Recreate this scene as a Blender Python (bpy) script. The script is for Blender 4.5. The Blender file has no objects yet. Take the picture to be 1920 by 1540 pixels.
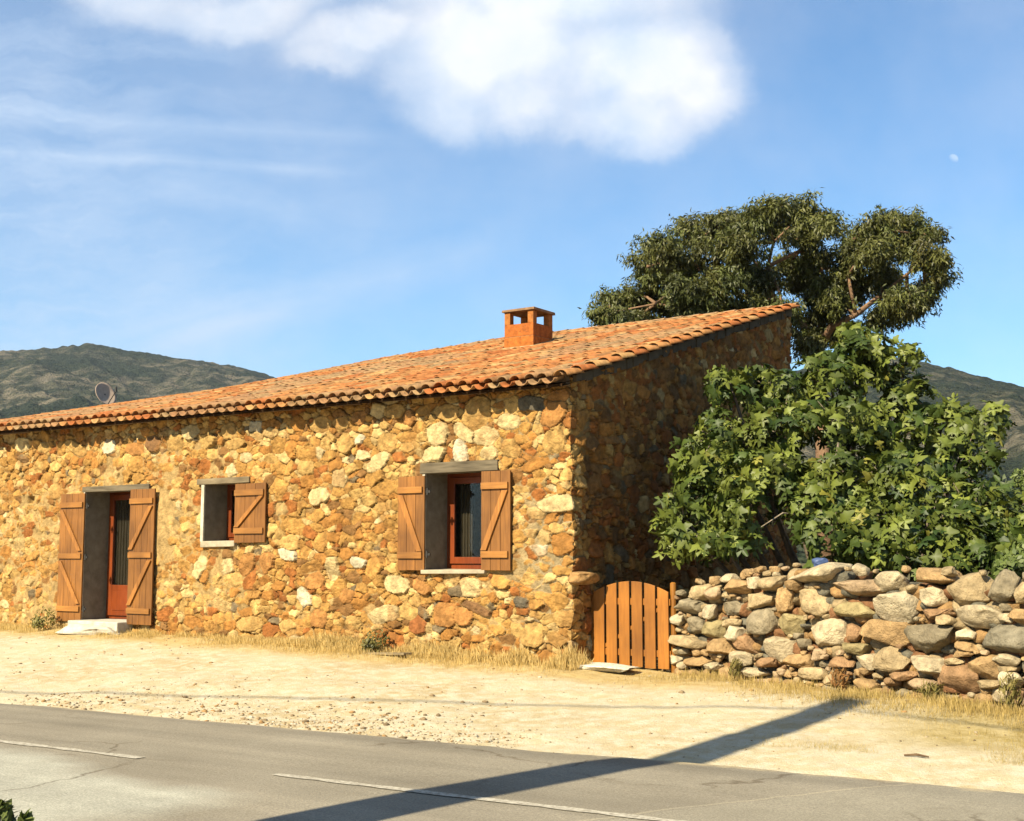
import bpy, math, random
import numpy as np
from mathutils import Vector, Matrix
random.seed(7); RNG = np.random.default_rng(11)
scn = bpy.context.scene
COL = scn.collection
R = math.radians

# ------------------------------------------------------------------ camera
F = 2450.0; CAM = np.array([8.58, -13.91, 1.6]); YAW = R(34.3); PIT = math.atan(275 / F)
fh = np.array([-math.sin(YAW), math.cos(YAW), 0.0]); rt = np.array([math.cos(YAW), math.sin(YAW), 0.0])
fw = fh * math.cos(PIT) + np.array([0, 0, math.sin(PIT)]); up = np.cross(rt, fw)
cd = bpy.data.cameras.new('camera'); cam = bpy.data.objects.new('camera', cd); COL.objects.link(cam)
cam.location = CAM; cam.rotation_euler = (math.pi / 2 + PIT, 0, YAW)
cd.sensor_width = 36; cd.lens = F / 1920 * 36; cd.clip_end = 20000; cd.clip_start = 0.1
scn.camera = cam
def ray(px, py): return fw + rt * ((px - 960) / F) - up * ((py - 770) / F)
def at(px, py, d): return CAM + ray(px, py) * d                 # point at camera depth d
def at_y(px, py, Y): r = ray(px, py); return CAM + r * ((Y - CAM[1]) / r[1])
def at_z(px, py, Z): r = ray(px, py); return CAM + r * ((Z - CAM[2]) / r[2])

# ------------------------------------------------------------------ helpers
def tag(o, label=None, cat=None, group=None, kind=None):
    if label: o['label'] = label
    if cat: o['category'] = cat
    if group: o['group'] = group
    if kind: o['kind'] = kind
    return o
def empty(name, loc):
    o = bpy.data.objects.new(name, None); COL.objects.link(o); o.location = Vector([float(v) for v in loc]); o.empty_display_size = .2
    return o
def link(name, me, mat, parent=None):
    o = bpy.data.objects.new(name, me); COL.objects.link(o)
    if mat: me.materials.append(mat)
    if parent is not None:
        o.parent = parent
        w = Vector((0, 0, 0)); p = parent
        while p is not None: w += p.location; p = p.parent
        o.matrix_parent_inverse = Matrix.Identity(4)
        me.transform(Matrix.Translation(-w))
    return o
def np_mesh(name, V, Fc, mat, parent=None, col=None, smooth=False, vals=None):
    """V (n,3); Fc (m,k) constant-size faces; col (n,3) point colours"""
    V = np.asarray(V, dtype=np.float32); Fc = np.asarray(Fc, dtype=np.int32)
    me = bpy.data.meshes.new(name); k = Fc.shape[1]
    me.vertices.add(len(V)); me.vertices.foreach_set('co', V.ravel())
    me.loops.add(Fc.size); me.loops.foreach_set('vertex_index', Fc.ravel())
    me.polygons.add(len(Fc)); me.polygons.foreach_set('loop_start', np.arange(0, Fc.size, k, dtype=np.int32))
    me.polygons.foreach_set('loop_total', np.full(len(Fc), k, dtype=np.int32))
    me.update(calc_edges=True)
    if smooth: me.polygons.foreach_set('use_smooth', np.ones(len(Fc), dtype=bool))
    if col is not None:
        a = me.color_attributes.new('Col', 'FLOAT_COLOR', 'POINT')
        c = np.ones((len(V), 4), dtype=np.float32); c[:, :3] = col
        a.data.foreach_set('color', c.ravel())
    me.validate()
    return link(name, me, mat, parent)
class MB:
    """collects simple solids, linked as one mesh"""
    def __init__(s): s.v = []; s.f = []; s.c = []; s.cur = (1, 1, 1)
    def add(s, V, Fs):
        n = len(s.v); s.v += [tuple(float(q) for q in p) for p in V]; s.f += [tuple(n + i for i in f) for f in Fs]; s.c += [s.cur] * len(V)
    def box(s, x0, x1, y0, y1, z0, z1, jit=0, bev=0.0):
        P = [(x, y, z) for x in (x0, x1) for y in (y0, y1) for z in (z0, z1)]
        if jit: P = [tuple(q + random.uniform(-jit, jit) for q in p) for p in P]
        s.add(P, [(0, 1, 3, 2), (4, 6, 7, 5), (0, 4, 5, 1), (2, 3, 7, 6), (0, 2, 6, 4), (1, 5, 7, 3)])
    def prism(s, pts, y0, y1):
        """pts = (x,z) outline, extruded in y"""
        n = len(pts)
        s.add([(x, y0, z) for x, z in pts] + [(x, y1, z) for x, z in pts],
              [tuple(range(n))[::-1], tuple(range(n, 2 * n))] + [(i, (i + 1) % n, (i + 1) % n + n, i + n) for i in range(n)])
    def tube(s, pts, rad, n=7, cap=True):
        pts = [np.array(p, float) for p in pts]; V = []; Fs = []
        for i, p in enumerate(pts):
            d = pts[min(i + 1, len(pts) - 1)] - pts[max(i - 1, 0)]; d = d / (np.linalg.norm(d) + 1e-9)
            a = np.cross(d, [0, 0, 1.0] if abs(d[2]) < .9 else [1.0, 0, 0]); a /= np.linalg.norm(a); b = np.cross(d, a)
            for k in range(n):
                t = 2 * math.pi * k / n; V.append(p + rad[i] * (math.cos(t) * a + math.sin(t) * b))
        for i in range(len(pts) - 1):
            for k in range(n): Fs.append((i * n + k, i * n + (k + 1) % n, (i + 1) * n + (k + 1) % n, (i + 1) * n + k))
        if cap: Fs += [tuple(range(n))[::-1], tuple(range(len(V) - n, len(V)))]
        s.add(V, Fs)
    def build(s, name, mat, parent=None, smooth=False, bevel=0):
        me = bpy.data.meshes.new(name); me.from_pydata(s.v, [], s.f); me.update()
        a = me.color_attributes.new('Col', 'FLOAT_COLOR', 'POINT')
        a.data.foreach_set('color', np.array([tuple(c) + (1,) for c in s.c], dtype=np.float32).ravel())
        if smooth: me.polygons.foreach_set('use_smooth', [True] * len(me.polygons))
        o = link(name, me, mat, parent)
        if bevel:
            m = o.modifiers.new('bevel', 'BEVEL'); m.width = bevel; m.segments = 2; m.limit_method = 'ANGLE'
        return o
# value noise, vectorised
_T = RNG.random((256, 256)).astype(np.float32)
def vnoise(x, y, s=0):
    x = np.asarray(x, float) + 37.3 * s; y = np.asarray(y, float) + 91.7 * s
    xi = np.floor(x).astype(int); yi = np.floor(y).astype(int); fx = x - xi; fy = y - yi
    fx = fx * fx * (3 - 2 * fx); fy = fy * fy * (3 - 2 * fy)
    g = lambda a, b: _T[a & 255, b & 255]
    return (g(xi, yi) * (1 - fx) + g(xi + 1, yi) * fx) * (1 - fy) + (g(xi, yi + 1) * (1 - fx) + g(xi + 1, yi + 1) * fx) * fy
def fbm(x, y, o=4, s=0, k=.5):
    t = 0; a = 1; n = 0
    for i in range(o): t = t + a * vnoise(np.asarray(x) * 2 ** i, np.asarray(y) * 2 ** i, s + i * 3); n += a; a *= k
    return t / n
def sstep(a, b, x): t = np.clip((x - a) / (b - a), 0, 1); return t * t * (3 - 2 * t)

# ------------------------------------------------------------------ materials
class NT:
    def __init__(s, nt): s.nt = nt
    def n(s, typ, ins=None, **kw):
        nd = s.nt.nodes.new(typ)
        for k, v in kw.items(): setattr(nd, k, v)
        for k, v in (ins or {}).items():
            sk = nd.inputs[k]
            if hasattr(v, 'default_value') or hasattr(v, 'is_output'): s.nt.links.new(v, sk)
            else: sk.default_value = v
        return nd
    def math(s, op, a, b=0.0, c=0.0, clamp=False):
        nd = s.nt.nodes.new('ShaderNodeMath'); nd.operation = op; nd.use_clamp = clamp
        for i, v in enumerate((a, b, c)):
            if hasattr(v, 'is_output'): s.nt.links.new(v, nd.inputs[i])
            else: nd.inputs[i].default_value = v
        return nd.outputs[0]
    def ramp(s, fac, stops, interp='LINEAR'):
        nd = s.nt.nodes.new('ShaderNodeValToRGB'); nd.color_ramp.interpolation = interp; e = nd.color_ramp.elements
        while len(e) < len(stops): e.new(.5)
        for q, (p, c) in zip(e, stops): q.position = p; q.color = tuple(c) + (1,) if len(c) == 3 else c
        s.nt.links.new(fac, nd.inputs[0]); return nd.outputs[0]
    def mix(s, fac, a, b, blend='MIX'):
        nd = s.nt.nodes.new('ShaderNodeMix'); nd.data_type = 'RGBA'; nd.blend_type = blend; nd.clamp_factor = True
        for sk, v in ((nd.inputs[0], fac), (nd.inputs[6], a), (nd.inputs[7], b)):
            if hasattr(v, 'is_output'): s.nt.links.new(v, sk)
            else: sk.default_value = v if not isinstance(v, tuple) or len(v) == 4 else v + (1,)
        return nd.outputs[2]
    def noise(s, vec, scale, detail=4, rough=.55, **kw):
        nd = s.n('ShaderNodeTexNoise', {'Scale': scale, 'Detail': detail, 'Roughness': rough}, **kw)
        if vec is not None: s.nt.links.new(vec, nd.inputs['Vector'])
        return nd.outputs['Fac']
def material(name, rough=.9, spec=.2):
    m = bpy.data.materials.new(name); m.use_nodes = True; T = NT(m.node_tree)
    b = m.node_tree.nodes['Principled BSDF']; b.inputs['Roughness'].default_value = rough; b.inputs['Specular IOR Level'].default_value = spec
    return m, T, b
def setc(T, b, c):
    if hasattr(c, 'is_output'): T.nt.links.new(c, b.inputs['Base Color'])
    else: b.inputs['Base Color'].default_value = tuple(c) + (1,)
def bump(T, b, h, strength=.5, dist=.01):
    n = T.n('ShaderNodeBump', {'Strength': strength, 'Distance': dist, 'Height': h}); T.nt.links.new(n.outputs[0], b.inputs['Normal'])
def objco(T): return T.n('ShaderNodeTexCoord').outputs['Object']
def geopos(T): return T.n('ShaderNodeNewGeometry').outputs['Position']

def mat_attr(name, rough=.9, spec=.2, ns=14, lo=.75, hi=1.2, bs=60, bd=.006, bst=.6, speck=None, K=.50):
    lo *= K; hi *= K
    if speck: speck = speck[:2] + (tuple(q * K for q in speck[2]),) + speck[3:]
    m, T, b = material(name, rough, spec); v = geopos(T)
    c = T.n('ShaderNodeVertexColor', layer_name='Col').outputs[0]
    f = T.noise(v, ns, 5, .6); g = T.ramp(f, [(.3, (lo,) * 3), (.7, (hi,) * 3)])
    c = T.mix(1, c, g, 'MULTIPLY')
    if speck:
        s = T.noise(v, speck[0], 3, .7); k = T.ramp(s, [(speck[1], (0, 0, 0)), (speck[1] + .06, (1, 1, 1))])
        c = T.mix(T.math('MULTIPLY', k, speck[3]), c, speck[2])
    setc(T, b, c); bump(T, b, T.noise(v, bs, 5, .65), bst, bd)
    return m
def mat_wood(name, c0, c1, axis=2, rough=.55, spec=.3, K=.52):
    c0 = tuple(q * K for q in c0); c1 = tuple(q * K for q in c1)
    m, T, b = material(name, rough, spec); v = geopos(T)
    sc = [14, 14, 14]; sc[axis] = 1.1
    mp = T.n('ShaderNodeMapping', {'Vector': v, 'Scale': tuple(float(q) for q in sc)}).outputs[0]
    f = T.noise(mp, 2.4, 5, .6, ); c = T.ramp(f, [(.25, c0), (.75, c1)])
    w = T.noise(v, 1.7, 3, .5); c = T.mix(1, c, T.ramp(w, [(.3, (.66, .64, .64)), (.7, (1.2, 1.18, 1.15))]), 'MULTIPLY')
    vc = T.n('ShaderNodeVertexColor', layer_name='Col').outputs[0]; c = T.mix(1, c, vc, 'MULTIPLY')
    setc(T, b, c); bump(T, b, f, .35, .004)
    return m
def mat_leaf(name, rough=.4, spec=.4, trans=.25, K=.7):
    m, T, b = material(name, rough, spec)
    c = T.n('ShaderNodeVertexColor', layer_name='Col').outputs[0]
    f = T.noise(geopos(T), 9, 3); c = T.mix(1, c, T.ramp(f, [(.3, (.8 * K,) * 3), (.7, (1.2 * K,) * 3)]), 'MULTIPLY')
    setc(T, b, c)
    tr = T.n('ShaderNodeBsdfTranslucent', {'Color': T.mix(1, c, (1.2, 1.25, .5), 'MULTIPLY')})
    mx = T.n('ShaderNodeMixShader', {0: trans, 1: b.outputs[0], 2: tr.outputs[0]})
    T.nt.links.new(mx.outputs[0], T.nt.nodes['Material Output'].inputs[0])
    return m

M = {}
M['stone'] = mat_attr('rubble stone', .94, .10, 13, .60, 1.28, 34, .022, 1.0, (38, .66, (.20, .10, .04), .55))
M['boulder'] = mat_attr('field stone', .95, .08, 13, .58, 1.3, 34, .03, 1.0, (26, .6, (.16, .11, .05), .5), K=.57)
M['tile'] = mat_attr('terracotta roof tile', .9, .12, 9, .6, 1.25, 70, .004, .5, (15, .60, (.20, .13, .07), .65), K=.43)
M['terra'] = mat_attr('terracotta brick', .9, .1, 12, .6, 1.2, 50, .006, .7, (20, .58, (.3, .12, .05), .6), K=.42)
M['cement'] = mat_attr('cement render', .95, .1, 7, .72, 1.2, 45, .006, .6, K=.46)
M['wood'] = mat_wood('varnished shutter wood', (.22, .088, .017), (.42, .18, .038))
M['wood_h'] = mat_wood('varnished brace wood', (.30, .125, .024), (.47, .21, .045), 0)
M['gatewood'] = mat_wood('varnished gate wood', (.38, .135, .016), (.56, .225, .030))
M['redwood'] = mat_wood('red brown joinery', (.20, .040, .009), (.34, .075, .016), 2, .4)
M['oldwood'] = mat_wood('weathered grey wood', (.10, .082, .055), (.30, .25, .17), 0, .9, .1)
M['pole'] = mat_wood('weathered pole wood', (.10, .08, .055), (.24, .19, .13), 2, .9, .1)
M['bark'] = mat_attr('bark', .95, .1, 9, .6, 1.25, 30, .02, .8)
M['leaf'] = mat_leaf('fig leaf', .50, .24, .12, .385)
M['euc'] = mat_leaf('eucalyptus leaf', .5, .3, .15, .46)
M['grass'] = mat_leaf('dry grass blade', .8, .1, .3, .62)
M['pebble'] = mat_attr('gravel', .95, .1, 20, .8, 1.15, 80, .004, .4)
def simple(name, c, rough=.5, spec=.3, metal=0):
    m, T, b = material(name, rough, spec); f = T.noise(geopos(T), 12, 3)
    setc(T, b, T.mix(1, T.ramp(f, [(.3, (.85,) * 3), (.7, (1.1,) * 3)]), tuple(c), 'MULTIPLY')); b.inputs['Metallic'].default_value = metal
    return m
M['iron'] = simple('black iron', (.02, .018, .016), .5, .4)
M['brass'] = simple('worn brass', (.55, .5, .42), .35, .5, .8)
M['dish'] = simple('painted dish', (.34, .26, .20), .6, .2)
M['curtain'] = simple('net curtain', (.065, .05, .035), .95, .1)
M['blue'] = simple('blue plastic', (.06, .09, .19), .5, .3)
M['cable'] = simple('black cable', (.02, .02, .02), .6, .2)
M['paint'] = None
def glass():
    m = bpy.data.materials.new('window glass'); m.use_nodes = True; T = NT(m.node_tree); nt = m.node_tree
    nt.nodes.remove(nt.nodes['Principled BSDF'])
    tr = T.n('ShaderNodeBsdfTransparent', {'Color': (.82, .84, .82, 1)}); gl = T.n('ShaderNodeBsdfGlossy', {'Roughness': .03})
    lw = T.n('ShaderNodeLayerWeight', {'Blend': .25}); fac = T.math('MULTIPLY_ADD', lw.outputs['Fresnel'], .35, .02, True)
    mx = T.n('ShaderNodeMixShader', {0: fac, 1: tr.outputs[0], 2: gl.outputs[0]}); nt.links.new(mx.outputs[0], nt.nodes['Material Output'].inputs[0])
    return m
M['glass'] = glass()

# ------------------------------------------------------------------ ground
def zb(x): return np.interp(x, [-13, -9, -3, 0, 1.2, 6], [.44, .43, .35, .28, .22, .20])
def Ye(x): return -4.72 + .055 * np.clip(x, -60, 30)
def Yw(x): return np.interp(x, [0, .9, 6.2, 12], [-.02, .35, -1.5, -2.8])
def ground(x, y, fine=True):
    x = np.asarray(x, float); y = np.asarray(y, float)
    ye = Ye(x); yw = Yw(x); t = np.clip((y - ye) / (yw - ye), 0, 1)
    z = -.085 + (zb(x) + .085) * t ** .85
    z = np.where(y < ye - .02, -.10, z)
    z = np.where(y < -9.55, .01, z)
    if fine:
        m = sstep(0, .12, np.abs(y - ye)) * np.where(y < ye, .0, 1)
        z = z + m * ((fbm(x * .9, y * .9, 3, 2) - .5) * .07 + (fbm(x * 5, y * 5, 3, 5) - .5) * .022) * np.where(t >= 1, .6, 1)
    far = np.maximum(np.abs(x), np.abs(y)); return z
def graded(a, b, step, far, g=1.22):
    c = list(np.arange(a, b + 1e-6, step)); s = step; p = a; q = b; L = []; H = []
    while p > -far: s *= g; p -= s; L.append(p)
    s = step
    while q < far: s *= g; q += s; H.append(q)
    return np.array(L[::-1] + c + H)
def grid_mesh(name, X, Y, Z, mat, parent=None, col=None, smooth=True, keep=None):
    nx, ny = X.shape; V = np.stack([X, Y, Z], -1).reshape(-1, 3)
    i, j = np.meshgrid(np.arange(nx - 1), np.arange(ny - 1), indexing='ij')
    a = (i * ny + j); Fc = np.stack([a, a + ny, a + ny + 1, a + 1], -1).reshape(-1, 4)
    if keep is not None: Fc = Fc[keep.reshape(-1)]
    return np_mesh(name, V, Fc, mat, parent, col.reshape(-1, 3) if col is not None else None, smooth)
xs = graded(-14, 9, .07, 6000); ys = graded(-5.2, 1.2, .05, 6000)
GX, GY = np.meshgrid(xs, ys, indexing='ij')
def mat_ground():
    m, T, b = material('sandy verge', .97, .08); v = geopos(T)
    sp = T.n('ShaderNodeSeparateXYZ', {0: v})
    n1 = T.noise(v, .55, 4); n2 = T.noise(v, 6, 5, .65); n3 = T.noise(v, 90, 3, .7); n4 = T.noise(v, 28, 4, .7)
    c = T.ramp(n1, [(.35, (.60, .455, .245)), (.6, (.71, .575, .36))])
    c = T.mix(T.ramp(n2, [(.42, (0, 0, 0)), (.62, (1, 1, 1))]), c, (.76, .65, .46))
    c = T.mix(T.math('MULTIPLY', T.ramp(n4, [(.60, (0, 0, 0)), (.70, (1, 1, 1))]), .55), c, (.36, .25, .12))
    c = T.mix(1, c, T.ramp(n3, [(.25, (.78,) * 3), (.75, (1.12,) * 3)]), 'MULTIPLY')
    # straw-coloured earth close to the house and along the garden wall
    x, y = sp.outputs[0], sp.outputs[1]
    edge = T.math('ADD', T.math('MULTIPLY', T.noise(v, 1.6, 4), .9), -.45)
    yy = T.math('ADD', y, edge)
    a = T.ramp(T.math('MULTIPLY_ADD', yy, .8, 1.0), [(.05, (0, 0, 0)), (.5, (1, 1, 1))])      # y -1.2..-.6
    c = T.mix(T.math('MULTIPLY', a, .8), c, T.ramp(n2, [(.35, (.52, .33, .10)), (.65, (.66, .47, .19))]))
    # grassy ground right of the gate: x>4, y>-3.6
    gx = T.math('MULTIPLY', T.math('SUBTRACT', T.math('ADD', x, edge), 4.1), .9, clamp=True)
    gy = T.math('MULTIPLY', T.math('ADD', T.math('ADD', y, T.math('MULTIPLY', edge, .6)), 3.2), 1.6, clamp=True)
    gm = T.math('MULTIPLY', gx, gy); c = T.mix(T.math('MULTIPLY', gm, .8), c, T.ramp(n2, [(.35, (.36, .26, .08)), (.65, (.54, .40, .16))]))
    # garden and land beyond: darker earth and scrub
    fy = T.math('MULTIPLY', T.math('SUBTRACT', y, .4), 2, clamp=True)
    c = T.mix(fy, c, T.ramp(n2, [(.35, (.10, .08, .03)), (.6, (.20, .16, .07))]))
    c = T.mix(1, c, (.62, .645, .67), 'MULTIPLY'); setc(T, b, c); bump(T, b, T.math('ADD', n4, T.math('MULTIPLY', n3, .5)), .9, .02)
    return m
gz = ground(GX, GY)
gz = gz + np.where(GY > 40, np.clip((GY - 40) * .004, 0, 3), 0)
tag(grid_mesh('ground', GX, GY, gz, mat_ground()), kind='structure')

# road -------------------------------------------------------------
def mat_road():
    m, T, b = material('old asphalt', .9, .18); v = geopos(T); sp = T.n('ShaderNodeSeparateXYZ', {0: v}); x, y = sp.outputs[0], sp.outputs[1]
    n1 = T.noise(v, .7, 4); n2 = T.noise(v, 85, 4, .75); n3 = T.noise(v, 3.2, 5, .6); n4 = T.noise(v, 45, 4, .7)
    c = T.ramp(n1, [(.35, (.255, .22, .165)), (.65, (.31, .27, .205))])
    # pale worn lane on the near side, its outline wandering
    wob = T.math('MULTIPLY', T.math('SUBTRACT', T.noise(v, .9, 3), .5), 1.4)
    pal = T.math('MULTIPLY', T.math('SUBTRACT', T.math('ADD', wob, -7.25), T.math('ADD', y, T.math('MULTIPLY', x, .13))), 2.2, clamp=True)
    pal = T.math('MULTIPLY', pal, T.math('MULTIPLY', T.math('SUBTRACT', T.math('ADD', 2.5, wob), x), 1.5, clamp=True))
    c = T.mix(T.math('MULTIPLY', pal, .9), c, T.ramp(n3, [(.3, (.37, .355, .29)), (.7, (.47, .45, .37))]))
    mpw = T.n('ShaderNodeMapping', {'Vector': v, 'Scale': (.12, 1.9, 1.)}).outputs[0]; wr = T.noise(mpw, 1.3, 4, .55)
    c = T.mix(1, c, T.ramp(wr, [(.3, (.84,) * 3), (.7, (1.14,) * 3)]), 'MULTIPLY')
    # newer patch to the right
    d = T.math('SUBTRACT', T.math('ADD', x, T.math('MULTIPLY', y, -.45)), T.math('ADD', 7.62, T.math('MULTIPLY', wob, .22)))
    pt = T.math('MULTIPLY', d, 12, clamp=True)
    c = T.mix(T.math('MULTIPLY', pt, .6), c, T.ramp(n3, [(.3, (.30, .265, .20)), (.7, (.37, .33, .25))]))
    seam = T.math('SUBTRACT', 1, T.math('MULTIPLY', T.math('ABSOLUTE', d), 40), clamp=True)
    c = T.mix(T.math('MULTIPLY', seam, .55), c, (.50, .43, .30))
    # cracks
    cr = T.n('ShaderNodeTexVoronoi', {'Scale': .9}, feature='DISTANCE_TO_EDGE')
    wv = T.n('ShaderNodeMix', {}, data_type='VECTOR'); nz = T.n('ShaderNodeTexNoise', {'Scale': 2.5, 'Detail': 4}); T.nt.links.new(v, nz.inputs['Vector'])
    wv.inputs[0].default_value = .35; T.nt.links.new(v, wv.inputs[4]); T.nt.links.new(nz.outputs['Color'], wv.inputs[5]); T.nt.links.new(wv.outputs[1], cr.inputs['Vector'])
    k = T.math('MULTIPLY', T.math('SUBTRACT', 1, T.math('MULTIPLY', cr.outputs[0], 60), clamp=True), T.ramp(T.noise(v, .5, 2), [(.52, (0, 0, 0)), (.6, (1, 1, 1))]))
    c = T.mix(T.math('MULTIPLY', k, .7), c, (.11, .08, .05))
    # sand blown on the edge
    ed = T.math('ADD', T.math('SUBTRACT', y, T.math('MULTIPLY_ADD', x, .055, -4.72)), T.math('MULTIPLY', T.math('SUBTRACT', n3, .5), .5))
    es = T.math('MULTIPLY', T.math('ADD', ed, .16), 6, clamp=True); c = T.mix(T.math('MULTIPLY', es, .8), c, (.58, .46, .27))
    c = T.mix(1, c, T.ramp(n2, [(.25, (.55,) * 3), (.75, (1.45,) * 3)]), 'MULTIPLY')
    c = T.mix(1, c, T.ramp(n4, [(.3, (.80,) * 3), (.7, (1.18,) * 3)]), 'MULTIPLY')
    c = T.mix(1, c, (.69, .70, .70), 'MULTIPLY'); setc(T, b, c); bump(T, b, T.math('ADD', n2, T.math('MULTIPLY', n4, .8)), .6, .008)
    return m
rx = graded(-8, 9, .08, 900, 1.15); prof = []
RXv = rx; e = Ye(rx) + (fbm(rx * 1.3, rx * 0, 4, 9) - .5) * .22
rows = [(-9.45, -.12), (-9.40, .03)] + [(y, None) for y in np.linspace(-9.3, -5.2, 40)]
PX = []; PY = []; PZ = []
for (y, z) in rows:
    PX.append(rx); PY.append(np.full_like(rx, y)); PZ.append(np.full_like(rx, z) if z is not None else .03 + .02 * np.clip(1 - abs(y + 7) / 2.3, 0, 1) + (fbm(rx * .6, rx * 0 + y * .6, 3, 4) - .5) * .012)
for dy, z in ((-.06, .012), (-.015, 0.0), (.02, -.045), (.05, -.11)):
    PX.append(rx); PY.append(e + dy); PZ.append(np.full_like(rx, z))
tag(grid_mesh('road', np.array(PX).T, np.array(PY).T, np.array(PZ).T, mat_road()), kind='structure')
# centre line dashes
def mat_paint():
    m, T, b = material('worn road paint', .8, .2); v = geopos(T); n = T.noise(v, 30, 5, .7)
    setc(T, b, T.ramp(n, [(.36, (.20, .175, .135)), (.62, (.40, .37, .30))])); bump(T, b, T.noise(v, 120, 3), .5, .004); return m
lp = mat_paint(); VX = []; FX = []
for k in range(-12, 10):
    x0 = 1.76 + k * 4.75; x1 = x0 + 3.35; n = 24
    for i in range(n + 1):
        x = x0 + (x1 - x0) * i / n; yc = -6.93 + (0.03 * (x - 1.7)); h = .052 * (1 - .35 * (random.random() < .3))
        for s in (-1, 1):
            y = yc + s * h
            z = .03 + .02 * np.clip(1 - abs(y + 7) / 2.3, 0, 1) + (fbm(x * .6, y * .6, 3, 4) - .5) * .012 + .006
            VX.append((x, y, float(z)))
        if i: b0 = len(VX) - 4; FX.append((b0, b0 + 2, b0 + 3, b0 + 1))
tag(np_mesh('road_marking', VX, FX, lp), kind='structure')

# ------------------------------------------------------------------ hills
def hill(az_pts, R0, Rn, name, seed, amp, lowz=-5):
    """az_pts: (pixel x, pixel y) skyline; built as a polar ridge at distance R0"""
    A = np.array([[math.atan2((p[0] - 960), F / math.cos(PIT)), (1045 - p[1]) / F] for p in az_pts])
    az = np.linspace(A[0, 0], A[-1, 0], 520); el = np.interp(az, A[:, 0], A[:, 1])
    k = np.ones(15) / 15; el = np.convolve(np.pad(el, 7, 'edge'), k, 'valid')
    rr = np.concatenate([np.linspace(Rn, R0, 110), np.linspace(R0 + 20, R0 * 1.5, 14)])
    AZ, RR = np.meshgrid(az, rr, indexing='ij'); EL = el[:, None]
    t = np.clip((RR - Rn) / (R0 - Rn), 0, 1); back = np.clip((RR - R0) / (R0 * .5), 0, 1)
    ridge = fbm(AZ * 14 + RR / R0 * 2, RR / R0 * 6, 5, seed)
    H = EL / np.cos(AZ) * 0 + EL * R0 * (t ** 1.35) * (1 - back) + (ridge - .5) * amp * np.sin(np.pi * np.clip(t, 0, 1)) ** .7
    H = H + (fbm(AZ * 260, RR / 9, 2, seed + 3) - .5) * amp * .055 + (fbm(AZ * 60, RR / 40, 3, seed + 5) - .5) * amp * .10
    D = RR[..., None] * (np.cos(AZ)[..., None] * fh + np.sin(AZ)[..., None] * rt)
    H = np.where(RR <= Rn + 1, lowz, H)
    return grid_mesh(name, CAM[0] + D[..., 0], CAM[1] + D[..., 1], 1.6 + H, None)
def mat_hill():
    m, T, b = material('maquis hillside', .97, .05); v = geopos(T)
    mp = T.n('ShaderNodeMapping', {'Vector': v, 'Scale': (1., 1., 1.6)}).outputs[0]
    n1 = T.noise(mp, .006, 6, .6); n2 = T.noise(mp, .05, 5, .65); n3 = T.noise(mp, .22, 3, .6)
    g = T.ramp(n2, [(.35, (.045, .058, .033)), (.65, (.095, .105, .06))])
    g = T.mix(T.ramp(n3, [(.48, (0, 0, 0)), (.56, (1, 1, 1))]), g, (.026, .038, .022))
    r = T.ramp(n2, [(.3, (.17, .145, .09)), (.7, (.36, .29, .19))])
    k = T.math('MULTIPLY', T.ramp(n1, [(.47, (0, 0, 0)), (.58, (1, 1, 1))]), T.ramp(n2, [(.44, (.1,) * 3), (.58, (1,) * 3)]))
    setc(T, b, T.mix(1, T.mix(k, g, r), (.40, .43, .46), 'MULTIPLY')); bump(T, b, T.math('ADD', n3, T.noise(mp, .5, 2)), 1, 4.0); return m
hm = mat_hill()
h1 = hill([(-700, 790), (-300, 720), (0, 682), (60, 674), (110, 669), (150, 663), (195, 667), (260, 673), (330, 681), (400, 688), (470, 699), (520, 712), (600, 740), (700, 770), (900, 800), (1200, 1000), (1250, 1050)], 1500, 260, 'hills', 1, 70); h1.data.materials.append(hm); tag(h1, kind='structure')
h2 = hill([(1100, 1050), (1250, 900), (1400, 760), (1500, 700), (1600, 680), (1680, 681), (1740, 694), (1800, 709), (1860, 727), (1920, 742), (2100, 800), (2500, 880), (3200, 960)], 900, 160, 'hills', 8, 34); h2.data.materials.append(hm); tag(h2, kind='structure')

# ------------------------------------------------------------------ house dimensions
ZE = 3.83                        # wall top at the eave
DEP = 7.15; XL = -13.6
def zr(x): return np.interp(x, [-14, -11.5, -9, -6, 0], [5.35, 5.42, 5.66, 5.79, 5.80]) + .0
def roofz(x, y): return ZE + (zr(x) - ZE) * (np.asarray(y) / DEP)
house = empty('stone_house', (-6, 0, .4))
tag(house, 'long low farmhouse of ochre rubble stone with a single sloping red tile roof', 'house')

# openings (x0,x1,z0,z1)
def op(pl, pr, pt, pb, pm):
    a = at_y(pl, (pt + pb) / 2, 0); b = at_y(pr, (pt + pb) / 2, 0); t = at_y(pm, pt, 0); u = at_y(pm, pb, 0)
    return [a[0], b[0], u[2], t[2]]
W1 = op(801, 914, 886, 1068, 801); DR = op(161, 248, 920, 1163, 161); W2 = op(387, 447, 905, 1015, 387)
print('openings', W1, DR, W2)
OPN = [W1, DR, W2]

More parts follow.
